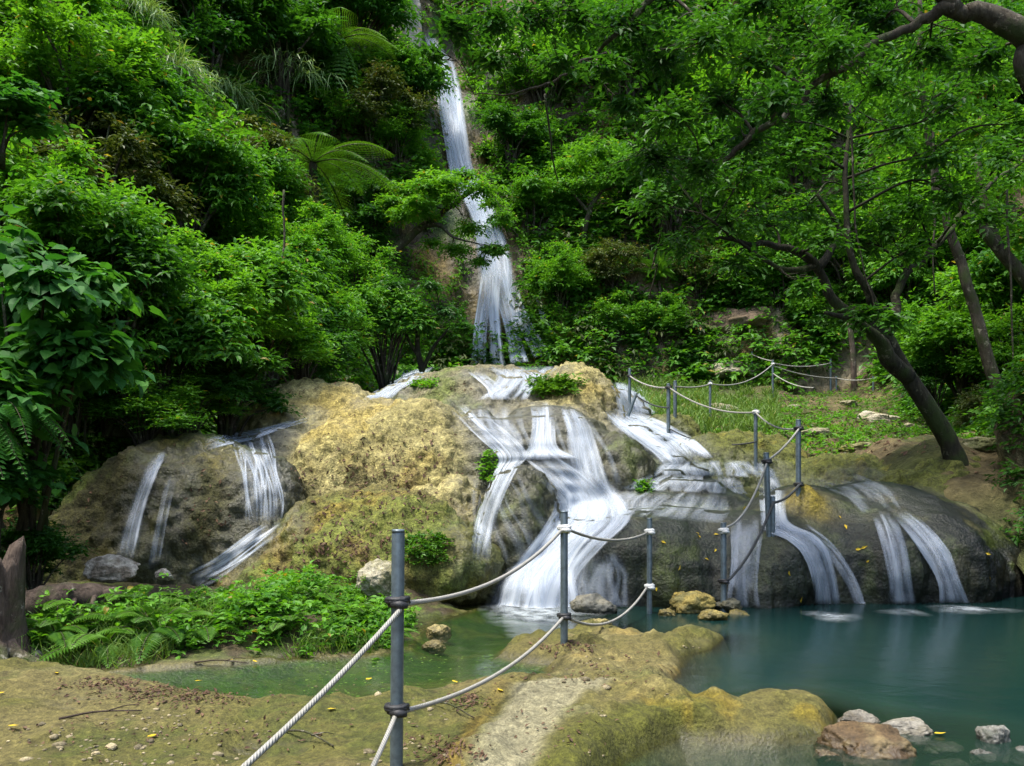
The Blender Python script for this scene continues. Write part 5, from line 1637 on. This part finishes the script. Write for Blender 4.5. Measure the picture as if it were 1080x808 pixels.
def post(key, px, ptop, pbot, Y, label, r=0.026, ties=(), lean=0.0):
    yy, _ = cast(px + lean, min(pbot, 640) if Y > 9 else pbot)
    if Y > 9 and yy and abs(yy - Y) < 6: Y = yy + .02
    top, bot = P(px, ptop, Y), P(px + lean, pbot, Y)
    t = thing('railing_post', label, 'railing post', bot, PG)
    ax_ = top - bot
    H = np.linalg.norm(ax_)
    mb = MB()
    add_tube(mb, [(-.35 * ax_ / H), ax_ * .0, ax_ * .5, ax_ * .985, ax_ * .995, ax_], [r, r, r, r, r * .93, r * .8], 16)
    mb.build('pole', M['steel'], t)
    cap = MB(); add_tube(cap, [ax_ - [0, 0, .004], ax_ + [0, 0, .006]], [r * 1.04, r * .92], 16); cap.build('cap', M['steel'], t)
    for py, kind in ties:
        f = (pbot - py) / (pbot - ptop)
        mb = MB()
        big = kind == 'white'
        wrap(mb, ax_ * f, r + .006, 4 if big else 3, .05 if big else .034, .0085, hash(key) % 7)
        wrap(mb, ax_ * f + [0, 0, .008], r + .016, 2, .016, .009, 3)
        kp = ax_ * f + np.array([0.012, -r - .02, -.004])
        tie = mb.build('tie', M['whitetie'] if big else M['tie'], t)
        mb = MB(); add_tube(mb, [kp + [-.03, .01, 0], kp, kp + [.03, .008, -.006]], [.012, .017, .011], 7)
        mb.build('knot', M['whitetie'] if big else M['tie'], tie)
    POSTS[key] = (bot, ax_, Y)
    return t
def at(key, py=None, px=None):
    bot, ax_, Y = POSTS[key]
    z = EYE + (HY - py) / F * Y
    f = (z - bot[2]) / ax_[2]
    return bot + ax_ * f
def rope(label, a, b, sag, r, mat='rope', n=28, front=True, knots=False):
    a = np.asarray(a, float); b = np.asarray(b, float)
    t = np.linspace(0, 1, n)
    pts = a * (1 - t)[:, None] + b * t[:, None]
    pts[:, 2] -= sag * 4 * t * (1 - t)
    o0 = pts[0].copy()
    v, fs = tube(pts - o0, r, 8)
    L = np.linalg.norm(b - a)
    k = 8
    uv = np.zeros((len(v), 2))
    uv[:n * k, 0] = np.repeat(t * L / (2 * np.pi * r) * .5, k)
    uv[:n * k, 1] = np.tile(np.arange(k) / k * .5, n)
    o = mesh_obj('rope', v, fs, M[mat], uv=uv)
    o.location = o0
    return tag(o, label, 'rope', RG)

post('A', 420, 560, 812, 3.2, 'thick grey post standing closest of all on the mossy ledge', .0245, ((635, 'black'), (748, 'black')), -2)
post('B', 595, 540, 684, 5.6, 'grey post on the rocky neck between the two pools', .0245, ((558, 'white'), (650, 'black')))
post('C', 685, 547, 652, 7.6, 'grey post standing in the pool in front of the stepped green dome', .024, ((561, 'white'), (619, 'white')))
post('D', 763, 552, 656, 7.7, 'grey post with thick white cord wrapped around its top by the yellow rocks', .027, ((560, 'white'), (613, 'black')))
post('E', 808, 478, 566, 9.3, 'grey post standing in the stream on the stepped dome', .027, ((487, 'black'),), 3)
post('F', 842, 443, 522, 10.2, 'grey post rooted beside the yellow lump of rock', .027, ((452, 'black'), (511, 'black')))
post('G', 797, 432, 497, 11.6, 'grey post at the edge of the mossy dome behind the stream post', .025, ((435, 'white'),))
post('H', 705, 405, 466, 13.2, 'grey post in the white water of the upper right stream', .028, ((409, 'black'),))
post('I', 712, 402, 440, 17.0, 'grey post just behind the post in the white water', .027, ())
post('J', 664, 389, 438, 16.0, 'grey post farthest up beside the small upper right fall', .026, ((397, 'black'),))
post('K', 749, 402, 441, 19.5, 'grey post alone in the green plants of the slope', .028, ((405, 'white'),))
post('L', 815, 380, 419, 21.0, 'grey post at the corner where several ropes meet', .03, ((384, 'white'),))
post('N', 876, 379, 412, 23.0, 'grey post beside the plain wooden pole', .03, ((383, 'black'),))
post('O', 882, 397, 413, 22.0, 'short grey stub post beside the wooden pole', .026, ())
post('Q', 921, 397, 412, 22.0, 'short grey stub post near the leaning trunk', .026, ())
post('R', 742, 378, 392, 24.0, 'small distant grey post half hidden in plants', .028, ())
post('S', 793, 371, 390, 24.5, 'small distant grey post above the bare rock patch', .028, ())
post('T', 671, 415, 440, 15.5, 'dark slanting short post beside the upper right fall', .025, (), -9)
post('U', 815, 524, 566, 9.15, 'short dark stub post leaning on the stream post', .022, (), 0)
f_ = np.array([0.0, -.03, 0])
w_ = 0.0105
rope('thick rope running from the closest post out of the picture past the camera', at('A', 640) + [0.02, -.03, 0], P(225, 838, 2.15), .02, .0095)
rope('lower rope dropping steeply from the closest post towards the camera', at('A', 752) + [0, -.035, 0], P(372, 850, 2.55), .012, .0095)
rope('upper rope from the closest post to the post between the pools', at('A', 636) + [.03, -.01, 0], at('B', 559) + [-.02, -.02, 0], .10, w_)
rope('lower sagging rope from the closest post to the post between the pools', at('A', 749) + [.03, -.01, 0], at('B', 651) + [-.01, -.03, 0], .09, w_)
rope('upper rope between the two posts beside the main fall', at('B', 558) + [.02, -.02, 0], at('C', 562) + [-.02, 0, 0], .07, w_)
rope('lower rope between the two posts beside the main fall', at('B', 651) + [.02, -.02, 0], at('C', 619) + [-.02, 0, 0], .16, w_)
rope('rope climbing from the cord-wrapped post to the stream post', at('D', 556) + [.02, -.02, 0], at('E', 487) + f_, .13, w_)
rope('dark rope from the cord-wrapped post to the stub in the stream', at('D', 613) + [.03, -.01, 0], at('U', 530) + f_, .09, .013, 'darkrope')
rope('dark rope from the stub in the stream to the post by the yellow lump', at('U', 530) + f_, at('F', 511) + f_, .04, .013, 'darkrope')
rope('rope from the stream post up to the post by the yellow lump', at('E', 486) + f_, at('F', 452) + f_, .03, w_)
rope('rope from the mossy dome post to the post by the yellow lump', at('G', 436) + f_, at('F', 452) + f_, .08, w_)
rope('long rope from the white water post to the mossy dome post', at('H', 409) + f_, at('G', 435) + f_, .12, .0115)
rope('long dark rope slung low over the mossy dome', at('H', 452) + f_, at('G', 466) + f_, .12, .0105, 'darkrope')
rope('rope from the farthest upper post to the white water post', at('J', 397) + f_, at('H', 409) + f_, .06, .012)
rope('rope from the white water post towards the post in the green plants', at('I', 408) + f_, at('K', 405) + f_, .04, .013)
rope('rope rising from the post in the green plants to the corner post', at('K', 405) + f_, at('L', 384) + f_, .22, .014)
rope('upper rope from the corner post to the post beside the wooden pole', at('L', 383) + f_, at('N', 383) + f_, .1, .014)
rope('lower rope from the corner post down to the stub by the wooden pole', at('L', 386) + f_, at('O', 399) + f_, .08, .014)
rope('rope between the two short stub posts', at('O', 399) + f_, at('Q', 399) + f_, .06, .014)
rope('rope from the stub post into the shade of the leaning tree', at('Q', 399) + f_, P(945, 392, 22.5), .05, .014)
rope('distant rope between the two small posts in the plants', at('R', 380) + f_, at('S', 374) + f_, .08, .014)
rope('distant rope from the small post to the corner post', at('S', 374) + f_, at('L', 381) + f_, .03, .014)
rope('slack rope hanging low from the corner post over the grass', at('L', 394) + f_, P(858, 409, 20.5), .1, .014)
rope('dark rope from the slanting short post beside the upper right fall', at('T', 417) + f_, at('H', 430) + f_, .05, .011, 'darkrope')

# wooden pole
q = march(901, 412, 0)
Yp = q[1]
t = thing('wooden_pole', 'plain wooden pole standing behind the railing near the leaning tree', 'pole', q)
mb = MB(); tp = P(896, 340, Yp) - q
add_tube(mb, catmull([(0, 0, -.3), tp * .5 + [.03, 0, 0], tp], 10), np.linspace(.085, .07, 10), 10)
mb.build('shaft', BARKW, t)

# ------------------------------------------------------------------ stones
def ico(sub):
    import bmesh
    bm = bmesh.new(); bmesh.ops.create_icosphere(bm, subdivisions=sub, radius=1)
    v = np.array([x.co[:] for x in bm.verts]); f = np.array([[y.index for y in x.verts] for x in bm.faces])
    bm.free()
    return v, f
ICO = ico(5)
def rock(name, label, loc, size, seed, col, col2, sharp=.35, wet=0.0, cat='rock', group=None, parent=None, rotz=0.0, waterz=None):
    v, f = ICO
    v = v.copy()
    rr = np.random.default_rng(seed)
    for _ in range(9):      # knocked-off faces
        d = nrmz(rr.normal(0, 1, 3)); h = rr.uniform(.55, .9)
        s = v @ d
        v = v - np.where(s > h, (s - h) * (.5 + sharp), 0)[:, None] * d
    v = v * (1 + .22 * fbm(v + seed, 1.6, 3, seed))[:, None]
    n0 = nrmz(v)
    v = v + n0 * (.15 * fbm(v + seed * 3, 4.5, 5, seed + 1, .6) - .10 * np.maximum(0, fbm(v + seed, 9, 3, seed + 2)))[:, None]
    v = v * np.asarray(size)
    m = fbm(v / max(size) + seed, 3, 4, seed + 5)
    c = lerp(np.zeros((len(v), 3)) + C(*col), C(*col2), smooth(-.1, .3, m))
    wz = np.zeros(len(v)) + wet
    if waterz is not None:
        b = smooth(.09, .02, v[:, 2] + loc[2] - waterz)
        c = c * (1 - .5 * b)[:, None]; wz = np.maximum(wz, b)
    o = mesh_obj(name, v, f, M['stone'], colors=c, attrs={'wet': wz})
    o.location = tuple(loc); o.rotation_euler = (0, 0, rotz)
    if parent is None: tag(o, label, cat, group)
    return o
def rock_px(label, px, py, Y, rx, ry, rz, seed, col, col2, **k):
    q = P(px, py, Y)
    return rock(k.pop('name', 'rock'), label, q, (rx, ry, rz), seed, col, col2, **k)
W0 = 0.0
rock_px('big rough brown rock at the end of the curved rim', 915, 790, 3.75, .205, .2, .115, 601, (.095, .062, .028), (.20, .15, .07), waterz=0, sharp=.5)
rock_px('pale grey flat rock leaning behind the big brown rock', 958, 768, 4.0, .13, .1, .05, 602, (.33, .31, .25), (.22, .20, .14), waterz=0)
rock_px('upright grey stone standing in the water near the corner', 1047, 782, 3.85, .075, .08, .085, 603, (.22, .22, .19), (.13, .14, .11), waterz=0)
rock_px('low wet stone between the flat rock and the upright stone', 990, 790, 3.85, .10, .09, .045, 604, (.15, .145, .11), (.26, .25, .2), waterz=0)
rock_px('small grey stone at the corner next to the upright stone', 1080, 802, 3.7, .09, .09, .06, 605, (.20, .20, .17), (.12, .12, .09), waterz=0)
rock_px('small dark stone in front of the low wet stone', 1003, 808, 3.6, .08, .07, .035, 606, (.12, .12, .09), (.2, .19, .15), waterz=0)
rock_px('large yellow boulder at the foot of the stepped green dome', 733, 640, 7.75, .24, .22, .13, 607, (.28, .22, .06), (.19, .17, .06), waterz=0)
rock_px('yellow stone resting on top of the large yellow boulder', 720, 632, 7.9, .10, .11, .085, 608, (.33, .25, .06), (.2, .17, .06))
rock_px('yellow rock in the water right behind the cord-wrapped post', 780, 652, 7.6, .13, .14, .08, 609, (.27, .22, .06), (.16, .15, .06), waterz=0)
rock_px('low yellow rock beside the foot of the right stair stream', 808, 657, 7.5, .12, .12, .05, 610, (.22, .18, .06), (.13, .13, .06), waterz=0)
rock_px('dark rounded stone under the foot of the main fall', 628, 640, 7.7, .22, .16, .12, 611, (.10, .10, .08), (.15, .14, .1), wet=.8, waterz=0)
rock_px('mossy stone beyond the post between the pools', 630, 660, 6.9, .17, .14, .07, 612, (.25, .21, .08), (.16, .15, .05), waterz=0)
rock_px('yellow stone at the water side by the end of the bank', 462, 668, 6.6, .10, .10, .07, 613, (.28, .23, .09), (.18, .16, .06), waterz=0)
rock_px('small yellow stone in the shallow water below the bank end', 458, 683, 6.2, .09, .09, .05, 614, (.27, .22, .09), (.18, .16, .06), waterz=0)
rock_px('rough yellow stone just in front of the large yellow boulder', 752, 650, 7.3, .13, .11, .08, 621, (.24, .19, .055), (.15, .13, .05), waterz=0)
rock_px('small yellow stone between the pool post and the large yellow boulder', 703, 648, 7.5, .08, .08, .06, 622, (.25, .20, .06), (.15, .13, .05), waterz=0)
rock_px('flat mossy stone in the water before the two yellow rocks', 795, 660, 7.2, .14, .10, .04, 623, (.16, .15, .05), (.10, .11, .04), waterz=0)
rock_px('dark stone at the foot of the stair stream', 768, 640, 7.75, .14, .12, .10, 624, (.07, .07, .045), (.12, .11, .06), waterz=0, wet=.7)
rock_px('pale jagged stone behind the big brown rock', 905, 762, 4.15, .10, .07, .055, 625, (.25, .23, .18), (.14, .12, .08), waterz=0, sharp=.6)
rock_px('grey jagged stone between the pale flat rock and the low wet stone', 972, 786, 3.9, .06, .055, .045, 626, (.2, .19, .16), (.1, .1, .07), waterz=0, sharp=.6)
rock_px('small brown stone at the water side of the big brown rock', 872, 800, 3.65, .06, .05, .04, 627, (.13, .09, .045), (.2, .16, .09), waterz=0, sharp=.6)
rock_px('small jagged grey stone in front of the upright stone', 1035, 800, 3.65, .06, .05, .04, 628, (.19, .19, .16), (.11, .11, .08), waterz=0, sharp=.6)
for i_, (a_, b_, s_, lab_) in enumerate([(735, 418, .25, 'grey stone in the plants under the long rope'), (860, 455, .28, 'mossy stone behind the post by the yellow lump'), (895, 425, .3, 'pale stone in the middle of the mossy slope'),
                                         (960, 450, .32, 'stone close beside the foot of the leaning trunk'), (800, 445, .2, 'small pale stone above the mossy dome'), (1040, 470, .35, 'brown stone on the slope under the slender trunk')]):
    q_ = march(a_, b_, .04)
    rock('rock', lab_, q_, (s_, s_ * .8, s_ * .4), 660 + i_, (.22, .20, .12), (.10, .11, .04), sharp=.5)
rock_px('pale weathered rock lying on the bank in front of the brown dome', 118, 600, 6.9, .22, .16, .11, 615, (.36, .32, .25), (.16, .13, .09))
rock_px('small pale rock among the bank herbs', 172, 606, 6.9, .08, .08, .06, 616, (.38, .35, .28), (.2, .17, .12))
rock_px('grey rock half hidden by ferns behind the first post', 402, 612, 7.0, .2, .2, .17, 617, (.30, .28, .2), (.18, .17, .09))
rock_px('round tan rock at the back corner of the tan plateau', 396, 382, (cast(396, 390)[0] or 14.4) - .05, .28, .25, .18, 618, (.27, .2, .08), (.14, .11, .05))
q = march(775, 330, .2)
rock('boulder', 'brown earth-covered boulder on the slope beside the palm-like sapling', q, (1.25, .9, .62), 619, (.17, .12, .075), (.11, .085, .045), cat='boulder', rotz=-.5)
q = march(690, 300, .3)
rock('boulder', 'brown boulder on the slope behind the palm-like sapling', q, (1.1, .8, .9), 620, (.16, .12, .08), (.09, .08, .04), cat='boulder')
for i, (px, py, s, lab) in enumerate([(838, 428, .22, 'white stone on the grass beside the slack rope'), (925, 440, .5, 'flat pale stone in the grass below the leaning tree'), (775, 392, 1.0, 'bare grey rock patch below the distant rope'),
                                      (905, 470, .3, 'low mossy stone near the foot of the leaning trunk'), (760, 432, .5, 'tan stone beside the post in the green plants')]):
    q = march(px, py, .05)
    rock('rock', lab, q, (s, s * .7, s * .35), 630 + i, (.33, .30, .22) if i != 3 else (.15, .15, .05), (.2, .18, .1))
q = P(442, 30, 34.0)
q = march(425, 35, .2)
rock('outcrop', 'grey rock outcrop at the top of the tall waterfall', q, (.8, .8, 1.6), 641, (.27, .25, .2), (.12, .11, .08), cat='rock')
q = march(540, 75, .2)
rock('outcrop', 'grey rock outcrop on the cliff behind the bare twig', q, (1.2, 1.0, 2.0), 642, (.25, .23, .19), (.10, .10, .07), cat='rock')

# ------------------------------------------------------------------ stump and its fallen log
b = bank_pt(-2, 0, 5.5)
t = thing('stump', 'weathered tree stump with spreading roots at the edge of the bank', 'stump', b)
mb = MB()
hh = 1.15 + (HY - 588) / F * 5.5 - b[2]
n = 18
zz = np.linspace(-.2, hh, n)
a = np.arange(28) / 28 * 2 * np.pi
rows = []
for i, z in enumerate(zz):
    rb = .135 + .13 * math.exp(-max(0, z + .1) / .12)
    r = rb * (1 + .16 * np.sin(a * 3 + 1) + .10 * np.sin(a * 7 + z * 6) + .06 * np.sin(a * 13))
    zt = z + ((.07 * np.sin(a * 2 + .8) + .05 * np.sin(a * 5) + .045 * np.sin(a * 11)) * smooth(n * .55, n - 1, i))
    rows.append(np.stack([r * np.cos(a), r * np.sin(a), zt + 0 * a], 1))
rows.append(np.stack([.45 * rows[-1][:, 0], .45 * rows[-1][:, 1], rows[-1][:, 2] - .06], 1))
v = np.vstack(rows + [[[0, 0, hh - .08]]])
i = np.arange(n)[:, None] * 28; j = np.arange(28)[None]; j2 = (j + 1) % 28
q4 = np.stack([i + j, i + j2, i + 28 + j2, i + 28 + j], -1).reshape(-1, 4)
q3 = np.stack([n * 28 + np.arange(28), n * 28 + (np.arange(28) + 1) % 28, np.full(28, len(v) - 1)], 1)
mb.add(v, q4); mb.f.append(q3)
mb.build('trunk', BARKW, t)
rr = np.random.default_rng(3)
for k in range(6):
    aa = -2.2 + k * .62
    d = np.array([math.cos(aa), math.sin(aa), 0])
    L = rr.uniform(.45, .8)
    pts = catmull([d * .08 + [0, 0, .14], d * .2 + [0, 0, .04], d * L * .7 + rr.normal(0, .04, 3) * [1, 1, 0] + [0, 0, -.03], d * L + rr.normal(0, .06, 3) * [1, 1, 0] + [0, 0, -.12]], 12)
    mb = MB(); add_tube(mb, pts, np.linspace(.06, .018, 12), 8); mb.build('root', BARKW, t)
b0 = bank_pt(30, 0, 5.95); b1 = bank_pt(128, 0, 6.25)
t = tag(None or bpy.data.objects.new('fallen_log', None), 'rotting fallen log lying beside the stump on the bank', 'log')
COL.objects.link(t); t.location = tuple(b0)
mb = MB(); e = b1 - b0
add_tube(mb, catmull([[-.1, 0, .12], e * .4 + [0, .05, .17], e + [0, 0, .10]], 16), np.linspace(.12, .08, 16) * (1 + rr.normal(0, .1, 16)), 12)
mb.build('trunk', BARKW, t)
mb = MB()
for k in range(3):
    s = e * (.3 + .22 * k) + [0, -.05, .15]
    add_tube(mb, catmull([s, s + [.04, -.12, -.06], s + [.03, -.16, -.28]], 8), np.linspace(.022, .008, 8), 6)
mb.build('root', BARKW, t)

# ------------------------------------------------------------------ fallen leaves
def leaf_thing(label, p, L, rot, mat, tilt=.1, group='yellow fallen leaves'):
    mb = MB()
    put_leaves(mb, np.zeros((1, 3)), np.array([[math.cos(rot), math.sin(rot), 0]]), np.array([[tilt, .1, 1.]]), L, L * .6, 'flat', .5)
    o = mb.build('fallen_leaf', mat, smooth_shade=False)
    o.location = tuple(p)
    return tag(o, label, 'leaf', group)
GRP = 'yellow fallen leaves'
for i, (px, py, lab) in enumerate([(432, 766, 'orange fallen leaf at the foot of the closest post'), (530, 731, 'bright yellow leaf on the ledge beside the sand patch'), (392, 717, 'yellow leaf floating by the closest post'), (345, 750, 'yellow leaf on the ledge before the thick rope'),
                                   (482, 722, 'pale yellow leaf on the green water'), (246, 697, 'yellow leaf at the water side below the herbs'), (205, 720, 'yellow-green leaf floating in the weedy channel'), (270, 700, 'pale leaf on the bank edge next to the yellow leaf'),
                                   (5, 732, 'pale leaf on the ledge at the very edge'), (8, 768, 'large pale yellow leaf near the corner of the ledge'), (60, 712, 'pale leaf on the ledge below the ferns'), (165, 777, 'yellow leaf in the middle of the mossy ledge'), (985, 777, 'yellow leaf on the pale flat rock')]):
    y, _ = cast(px, py, (ground_bvh,))
    q = P(px, py, y)
    if q[2] < 0.002: q = PZ(px, py, .006)
    if i == 12: q = P(985, 776, 3.9)
    q[2] += .012
    leaf_thing(lab, q, .042 + .02 * ((i * 37) % 5) / 5, i * 2.1, LM['yellow'] if i else LM['litter'])
def scatter_on(bv, boxes, n, seed, L, mat, name, label, tone=(.0, .9), lift=.006):
    rng = np.random.default_rng(seed)
    pts, nn = [], []
    for (x0, y0, x1, y1, k) in boxes:
        for _ in range(k):
            a, b = rng.normal((x0 + x1) / 2, (x1 - x0) / 4), rng.normal((y0 + y1) / 2, (y1 - y0) / 4)
            y, q = cast(a, b, bv)
            if y and y < 24:
                p = P(a, b, y)
                if p[2] < .01 or kd.find(p)[2] < .14: continue
                pts.append(p + np.array(q) * lift); nn.append(np.array(q) if q.z > -.2 else -np.array(q))
    pts, nn = np.array(pts), np.array(nn)
    m = len(pts)
    mb = MB()
    d = rng.normal(0, 1, (m, 3)); d -= nn * (d * nn).sum(1)[:, None]
    ll = L * rng.uniform(.5, 1.3, m) * np.clip(pts[:, 1] / 6, .7, 1.6)
    put_leaves(mb, pts, d + nn * .15, nn + rng.normal(0, .3, (m, 3)), ll, ll * rng.uniform(.3, .6, m), 'diamond', rng.uniform(*tone, m))
    return tag(mb.build(name, mat, smooth_shade=False), kind='stuff', label=label)
scatter_on((ground_bvh,), [(95, 720, 290, 745, 520), (60, 715, 170, 730, 150), (470, 728, 520, 752, 110), (430, 775, 505, 808, 170), (0, 740, 400, 808, 150), (520, 690, 740, 730, 90), (545, 740, 640, 800, 40), (560, 675, 640, 690, 50)], 0, 701, .035, LM['litter'], 'leaf_litter', 'dry brown leaf litter lying on the ledge')
scatter_on((mound_bvh,), [(300, 430, 520, 600, 420), (240, 530, 440, 620, 420), (100, 470, 330, 590, 160), (330, 390, 650, 425, 120)], 0, 702, .035, LM['litter'], 'leaf_litter', 'dry leaf litter caught on the domes', (0.2, .9))
scatter_on((mound_bvh,), [(640, 530, 900, 640, 26), (830, 520, 1040, 640, 45), (500, 560, 560, 600, 5)], 0, 703, .045, LM['yellow'], 'scattered_leaves', 'small yellow leaves scattered over the wet dark domes', (.2, .8))
scatter_on((hill_bvh,), [(690, 405, 1070, 490, 600)], 0, 704, .05, LM['litter'], 'leaf_litter', 'dry leaf litter scattered on the mossy slope', (.3, .9))

def pebbles(name, label, boxes, seed, col):
    rng = np.random.default_rng(seed)
    v0, f0 = ico(1)
    vs, fs, k = [], [], 0
    for (x0, y0, x1, y1, n) in boxes:
        for _ in range(n):
            a, b = rng.uniform(x0, x1), rng.uniform(y0, y1)
            y, nn = cast(a, b, (ground_bvh,))
            if not y: continue
            p = P(a, b, y)
            if fbm(p[None] * [1, 1, 0], 2.4, 2, 93)[0] < .05: continue
            r = rng.uniform(.004, .011) * (1 + 1.6 * (rng.random() < .12))
            v = v0 * (1 + rng.normal(0, .12, v0.shape)) * [r * rng.uniform(.8, 1.4), r, r * .6] + p
            vs.append(v); fs.append(f0 + k); k += len(v0)
    v = np.vstack(vs)
    c = np.repeat(C(*col)[None] * rng.uniform(.5, 1.3, (len(vs), 1)), len(v0), 0)
    o = mesh_obj(name, v, np.vstack(fs), M['stone'], colors=c, attrs={'wet': np.zeros(len(v))})
    tag(o, label=label, kind='stuff')
pebbles('pebbles', 'small grit and pebbles lying on the ledge', [(0, 715, 430, 808, 360), (430, 735, 560, 808, 130), (530, 680, 740, 735, 120), (540, 740, 640, 800, 50)], 901, (.26, .22, .13))
for i, (x0, y0, x1, y1, lab) in enumerate([(62, 760, 150, 752, 'thin dry stick on the mossy ledge near the corner'), (300, 772, 352, 790, 'short dry stick on the ledge under the thick rope'),
                                         (455, 742, 500, 760, 'dry twig lying next to the sand patch'), (205, 700, 262, 708, 'dry twig on the water side under the herbs')]):
    ya, _ = cast(x0, y0, (ground_bvh,)); yb, _ = cast(x1, y1, (ground_bvh,))
    a, b = P(x0, y0, ya), P(x1, y1, yb)
    a[2] = max(a[2], 0) + .008; b[2] = max(b[2], 0) + .012
    mb = MB(); d = b - a
    add_tube(mb, catmull([[0, 0, 0], d * .4 + [.01, .02, .012], d], 10), np.linspace(.006, .003, 10), 6)
    s_ = d * .55 + [0, .01, .01]
    add_tube(mb, catmull([s_, s_ + d * .15 + [.02, .03, .015], s_ + d * .25 + [.03, .06, .005]], 6), np.linspace(.0035, .002, 6), 5)
    o = mb.build('stick', BARKW); o.location = tuple(a)
    tag(o, lab, 'stick')

rng = np.random.default_rng(77)
pts = []
for _ in range(420):
    q = PZ(rng.uniform(150, 600), rng.uniform(690, 742), .006)
    if ground_z(q[:1], q[1:2])[0][0] < -.012 and fbm(q[None] * [1, 1, 0], 1.8, 3, 95)[0] > -.02: pts.append(q)
pts = np.array(pts); m = len(pts)
mb = MB()
a_ = rng.uniform(0, 6.28, m)
put_leaves(mb, pts, np.stack([np.cos(a_), np.sin(a_), 0 * a_], 1), np.array([0, 0, 1.]) + rng.normal(0, .05, (m, 3)), rng.uniform(.012, .035, m), rng.uniform(.008, .02, m), 'flat', rng.uniform(.3, .9, m))
tag(mb.build('floating_weed', LM['grass'], smooth_shade=False), kind='stuff', label='bits of weed and leaflets floating on the shallow green pool')
